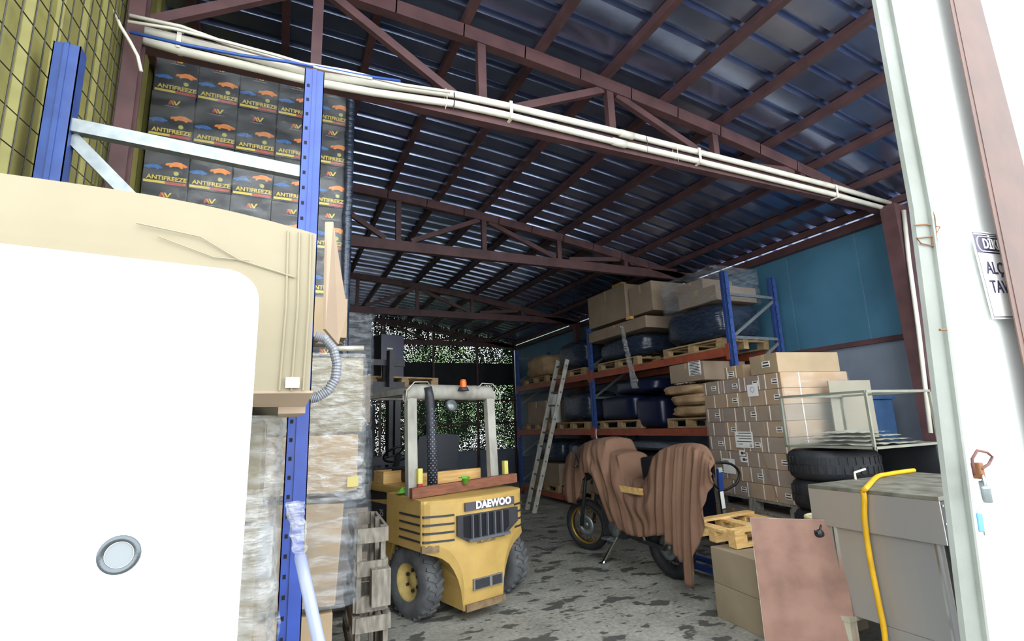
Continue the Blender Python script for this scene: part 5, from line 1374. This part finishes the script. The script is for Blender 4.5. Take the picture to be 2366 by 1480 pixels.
g = MB(); g.lathe([(0, -0.02), (0.08, 0.0), (0.095, 0.05), (0.09, 0.08), (0, 0.09)], 20, Matrix.Translation((0, 0.62, 0.98)) @ Matrix.Rotation(-PI / 2, 4, 'X')); g.build('headlamp', M_fldark, mk, smooth=True)
g = MB(); g.grid(lambda u, v: ((0.12 + 0.04 * math.sin(PI * u)) * math.cos(2 * PI * v), 0.42 - 0.48 * u, 0.90 + 0.05 * math.sin(PI * u) + (0.05 + 0.08 * math.sin(PI * min(1, u * 1.1))) * math.sin(2 * PI * v)), 12, 16); g.build('tank', M_black, mk, smooth=True)
g = MB(); g.box(-0.13, 0.13, -0.72, -0.08, 0.80, 0.88); g.build('seat', M_rubberd, mk, bevel=0.03)
g = MB(); g.box(-0.15, 0.02, -0.98, -0.62, 0.93, 1.26); g.build('top_box', M_black, mk, bevel=0.03)
g = MB(); g.box(-0.12, 0.12, -0.85, -0.6, 0.88, 0.93); g.build('luggage_rack', M_fldark, mk)
g = MB(); g.box(-0.14, 0.14, -0.15, 0.25, 0.30, 0.62); en = g.build('engine', M_fldark, mk, bevel=0.03)
g = MB(); g.lathe([(0, 0), (0.10, 0), (0.09, -0.04), (0, -0.045)], 20, Matrix.Translation((-0.14, -0.02, 0.42)) @ Matrix.Rotation(PI / 2, 4, 'Y')); g.build('engine_cover', M_galv, en, smooth=True)
g = MB()
for k in range(6): g.box(-0.12, 0.12, 0.08, 0.26, 0.62 + k * 0.025, 0.63 + k * 0.025)
g.build('cylinder_fins', M_galv, en)
for (a, b) in (((0, 0.5, 0.95), (0, -0.6, 0.78)), ((0, 0.5, 0.9), (0, 0.25, 0.32)), ((0, 0.25, 0.30), (0, -0.3, 0.32)), ((0.0, -0.3, 0.34), (0, -0.15, 0.8))):
    g = MB(); g.tube([a, b], 0.022, 8); g.build('frame_tube', M_black, mk, smooth=True)
for sx in (-1, 1):
    g = MB(); g.bar((sx * 0.10, -0.25, 0.36), (sx * 0.10, -0.76, 0.32), 0.03, 0.05); g.build('swingarm', M_fldark, mk)
    g = MB(); g.tube([(sx * 0.12, -0.5, 0.36), (sx * 0.12, -0.4, 0.75)], 0.025, 10); g.build('shock', M_chrome, mk, smooth=True)
g = MB(); g.tube([(0.15, 0.2, 0.45), (0.17, 0.0, 0.25), (0.18, -0.3, 0.28), (0.2, -0.8, 0.42)], [0.02, 0.025, 0.045, 0.05], 12); g.build('exhaust', M_galv, mk, smooth=True)
g = MB(); g.tube([(-0.14, -0.04, 0.34), (-0.20, 0.04, 0.2), (-0.27, 0.13, 0.035)], 0.02, 8); g.box(-0.32, -0.24, 0.09, 0.17, 0.012, 0.035); g.build('side_stand', M_chrome, mk, smooth=False)
g = MB(); g.tube([(-0.12, 0.02, 0.30), (-0.26, 0.02, 0.31)], 0.012, 8); g.box(-0.22, -0.14, -0.02, 0.18, 0.28, 0.30); g.build('foot_peg', M_galv, mk)
g = MB(); g.grid(lambda u, v: ((v - 0.5) * 0.14, -0.76 - 0.36 * math.sin(-1.2 + 2.0 * u) * 1.0, 0.34 + 0.36 * math.cos(-1.2 + 2.0 * u)), 14, 4); g.build('rear_fender', M_black, mk, smooth=True)
g = MB(); g.box(-0.10, 0.10, -1.10, -1.09, 0.55, 0.70); npx = g.build('number_plate', M_paper, mk)

# brown cover
cl = [(1306, 1062, 1152), (1312, 1050, 1158), (1320, 1042, 1162), (1330, 1038, 1165), (1338, 1032, 1148), (1344, 1027, 1108), (1352, 1022, 1092), (1362, 1018, 1092), (1372, 1016, 1120), (1385, 1015, 1158), (1397, 1018, 1186), (1408, 1044, 1204), (1428, 1052, 1222), (1445, 1086, 1232), (1465, 1106, 1238), (1488, 1108, 1240), (1498, 1088, 1239), (1508, 1052, 1237), (1530, 1036, 1236), (1545, 1032, 1254), (1560, 1031, 1275), (1578, 1031, 1308), (1590, 1032, 1352), (1597, 1033, 1366), (1604, 1035, 1312), (1612, 1039, 1264), (1619, 1043, 1236), (1626, 1048, 1185), (1634, 1055, 1140), (1643, 1063, 1112), (1649, 1076, 1094)]
def clp(f):
    x = 1306 + (1649 - 1306) * f
    for (a0, t0, b0_), (a1, t1, b1_) in zip(cl, cl[1:]):
        if x <= a1 + 1e-6:
            s = (x - a0) / (a1 - a0); return x, t0 + (t1 - t0) * s, b0_ + (b1_ - b0_) * s
    return cl[-1]
def cloth(u, v):
    x, yt, yb = clp(u)
    T_ = atx(x, yt, 3.70); B_ = atx(x, yb, 3.50)
    rest = v
    if v < 0.62:
        s = v / 0.62
        p = atx(x, yb + (yt - yb) * s, 3.50 + 0.20 * s ** 2.5)
        amp = 0.026 * (1 - 0.75 * s) + 0.005
        hang = 1 if x > 1500 else 0.6
        ph = (x - 0.25 * (yb + (yt - yb) * s if 1380 < x < 1500 else 0)) * 0.30
        dx = amp * hang * (math.sin(ph) + 0.5 * math.sin(ph * 2.3 + 1)) + 0.012 * noise.noise(Vector((x * 0.05, s * 3, 0)))
        if 1370 < x < 1510: dx += 0.014 * math.sin(s * 14 + (x - 1370) * 0.04)
        return (p.x + dx - 0.03 * math.sin(PI * s), p.y, p.z)
    s = (v - 0.62) / 0.38
    wd = 0.42 * (1 if x < 1480 else max(0.0, 1 - ((x - 1480) / 169.0) ** 1.5) + 0.05) * (1 if x > 1350 else max(0.1, (x - 1306) / 44.0))
    wd = max(wd, 0.02)
    if s < 0.5:
        q = s / 0.5; return (T_.x + wd * q, T_.y, T_.z + 0.03 * math.sin(PI * q))
    q = (s - 0.5) / 0.5; k_ = min(1, max(0, (x - 1540) / 40)); dr = (1 - k_) * 0.35 * max(0.2, min(1, (T_.z - 0.5))) + k_ * min(0.16, T_.z - B_.z); return (T_.x + wd * (1 - 0.15 * q * k_) , T_.y, T_.z - dr * q)
t = thing('fabric_cover', 'brown fabric cover draped in folds over the motorcycle', 'cover', (3.7, 5.4, 0.9))
g = MB(); o0 = Vector((3.7, 5.4, 0.9)); g.grid(lambda u, v: tuple(Vector(cloth(u, v)) - o0), 170, 44); o = g.build('cloth', M_cloth, t, smooth=True, fix=False)
md = o.modifiers.new('thickness', 'SOLIDIFY'); md.thickness = 0.005
# shallow cardboard tray on the cover
p0 = atx(1400, 1133, 3.56); p1 = atx(1480, 1128, 3.56)
t = thing('cardboard_tray', 'small shallow cardboard tray lying on the brown cover', 'tray', (3.60, (p0.y + p1.y) / 2, p0.z + 0.01), ry=math.radians(8))
w = abs(p1.y - p0.y)
g = MB(); g.box(-0.07, 0.07, -w / 2, w / 2, 0, 0.006); g.build('base', M_card3, t)
for (a, b, c_, d_) in ((-0.07, -0.066, -w / 2, w / 2), (0.066, 0.07, -w / 2, w / 2), (-0.066, 0.066, -w / 2, -w / 2 + 0.004), (-0.066, 0.066, w / 2 - 0.004, w / 2)):
    g = MB(); g.box(a, b, c_, d_, 0.006, 0.07); g.build('side', M_pine, t)
t = thing('white_plate', 'white plate leaning beside the hanging end of the brown cover', 'plate', aty(1616, 1185, 4.62), rz=0.2)
g = MB(); g.box(-0.04, 0.04, -0.003, 0.003, -0.13, 0.11, Matrix.Rotation(-0.28, 4, 'Y')); g.build('sheet', M_paper, t)
g = MB(); g.box(-0.042, 0.042, -0.0045, -0.003, -0.10, -0.092, Matrix.Rotation(-0.28, 4, 'Y')); g.box(-0.042, 0.042, -0.0045, -0.003, 0.04, 0.046, Matrix.Rotation(-0.28, 4, 'Y')); g.build('line', M_ink, t)
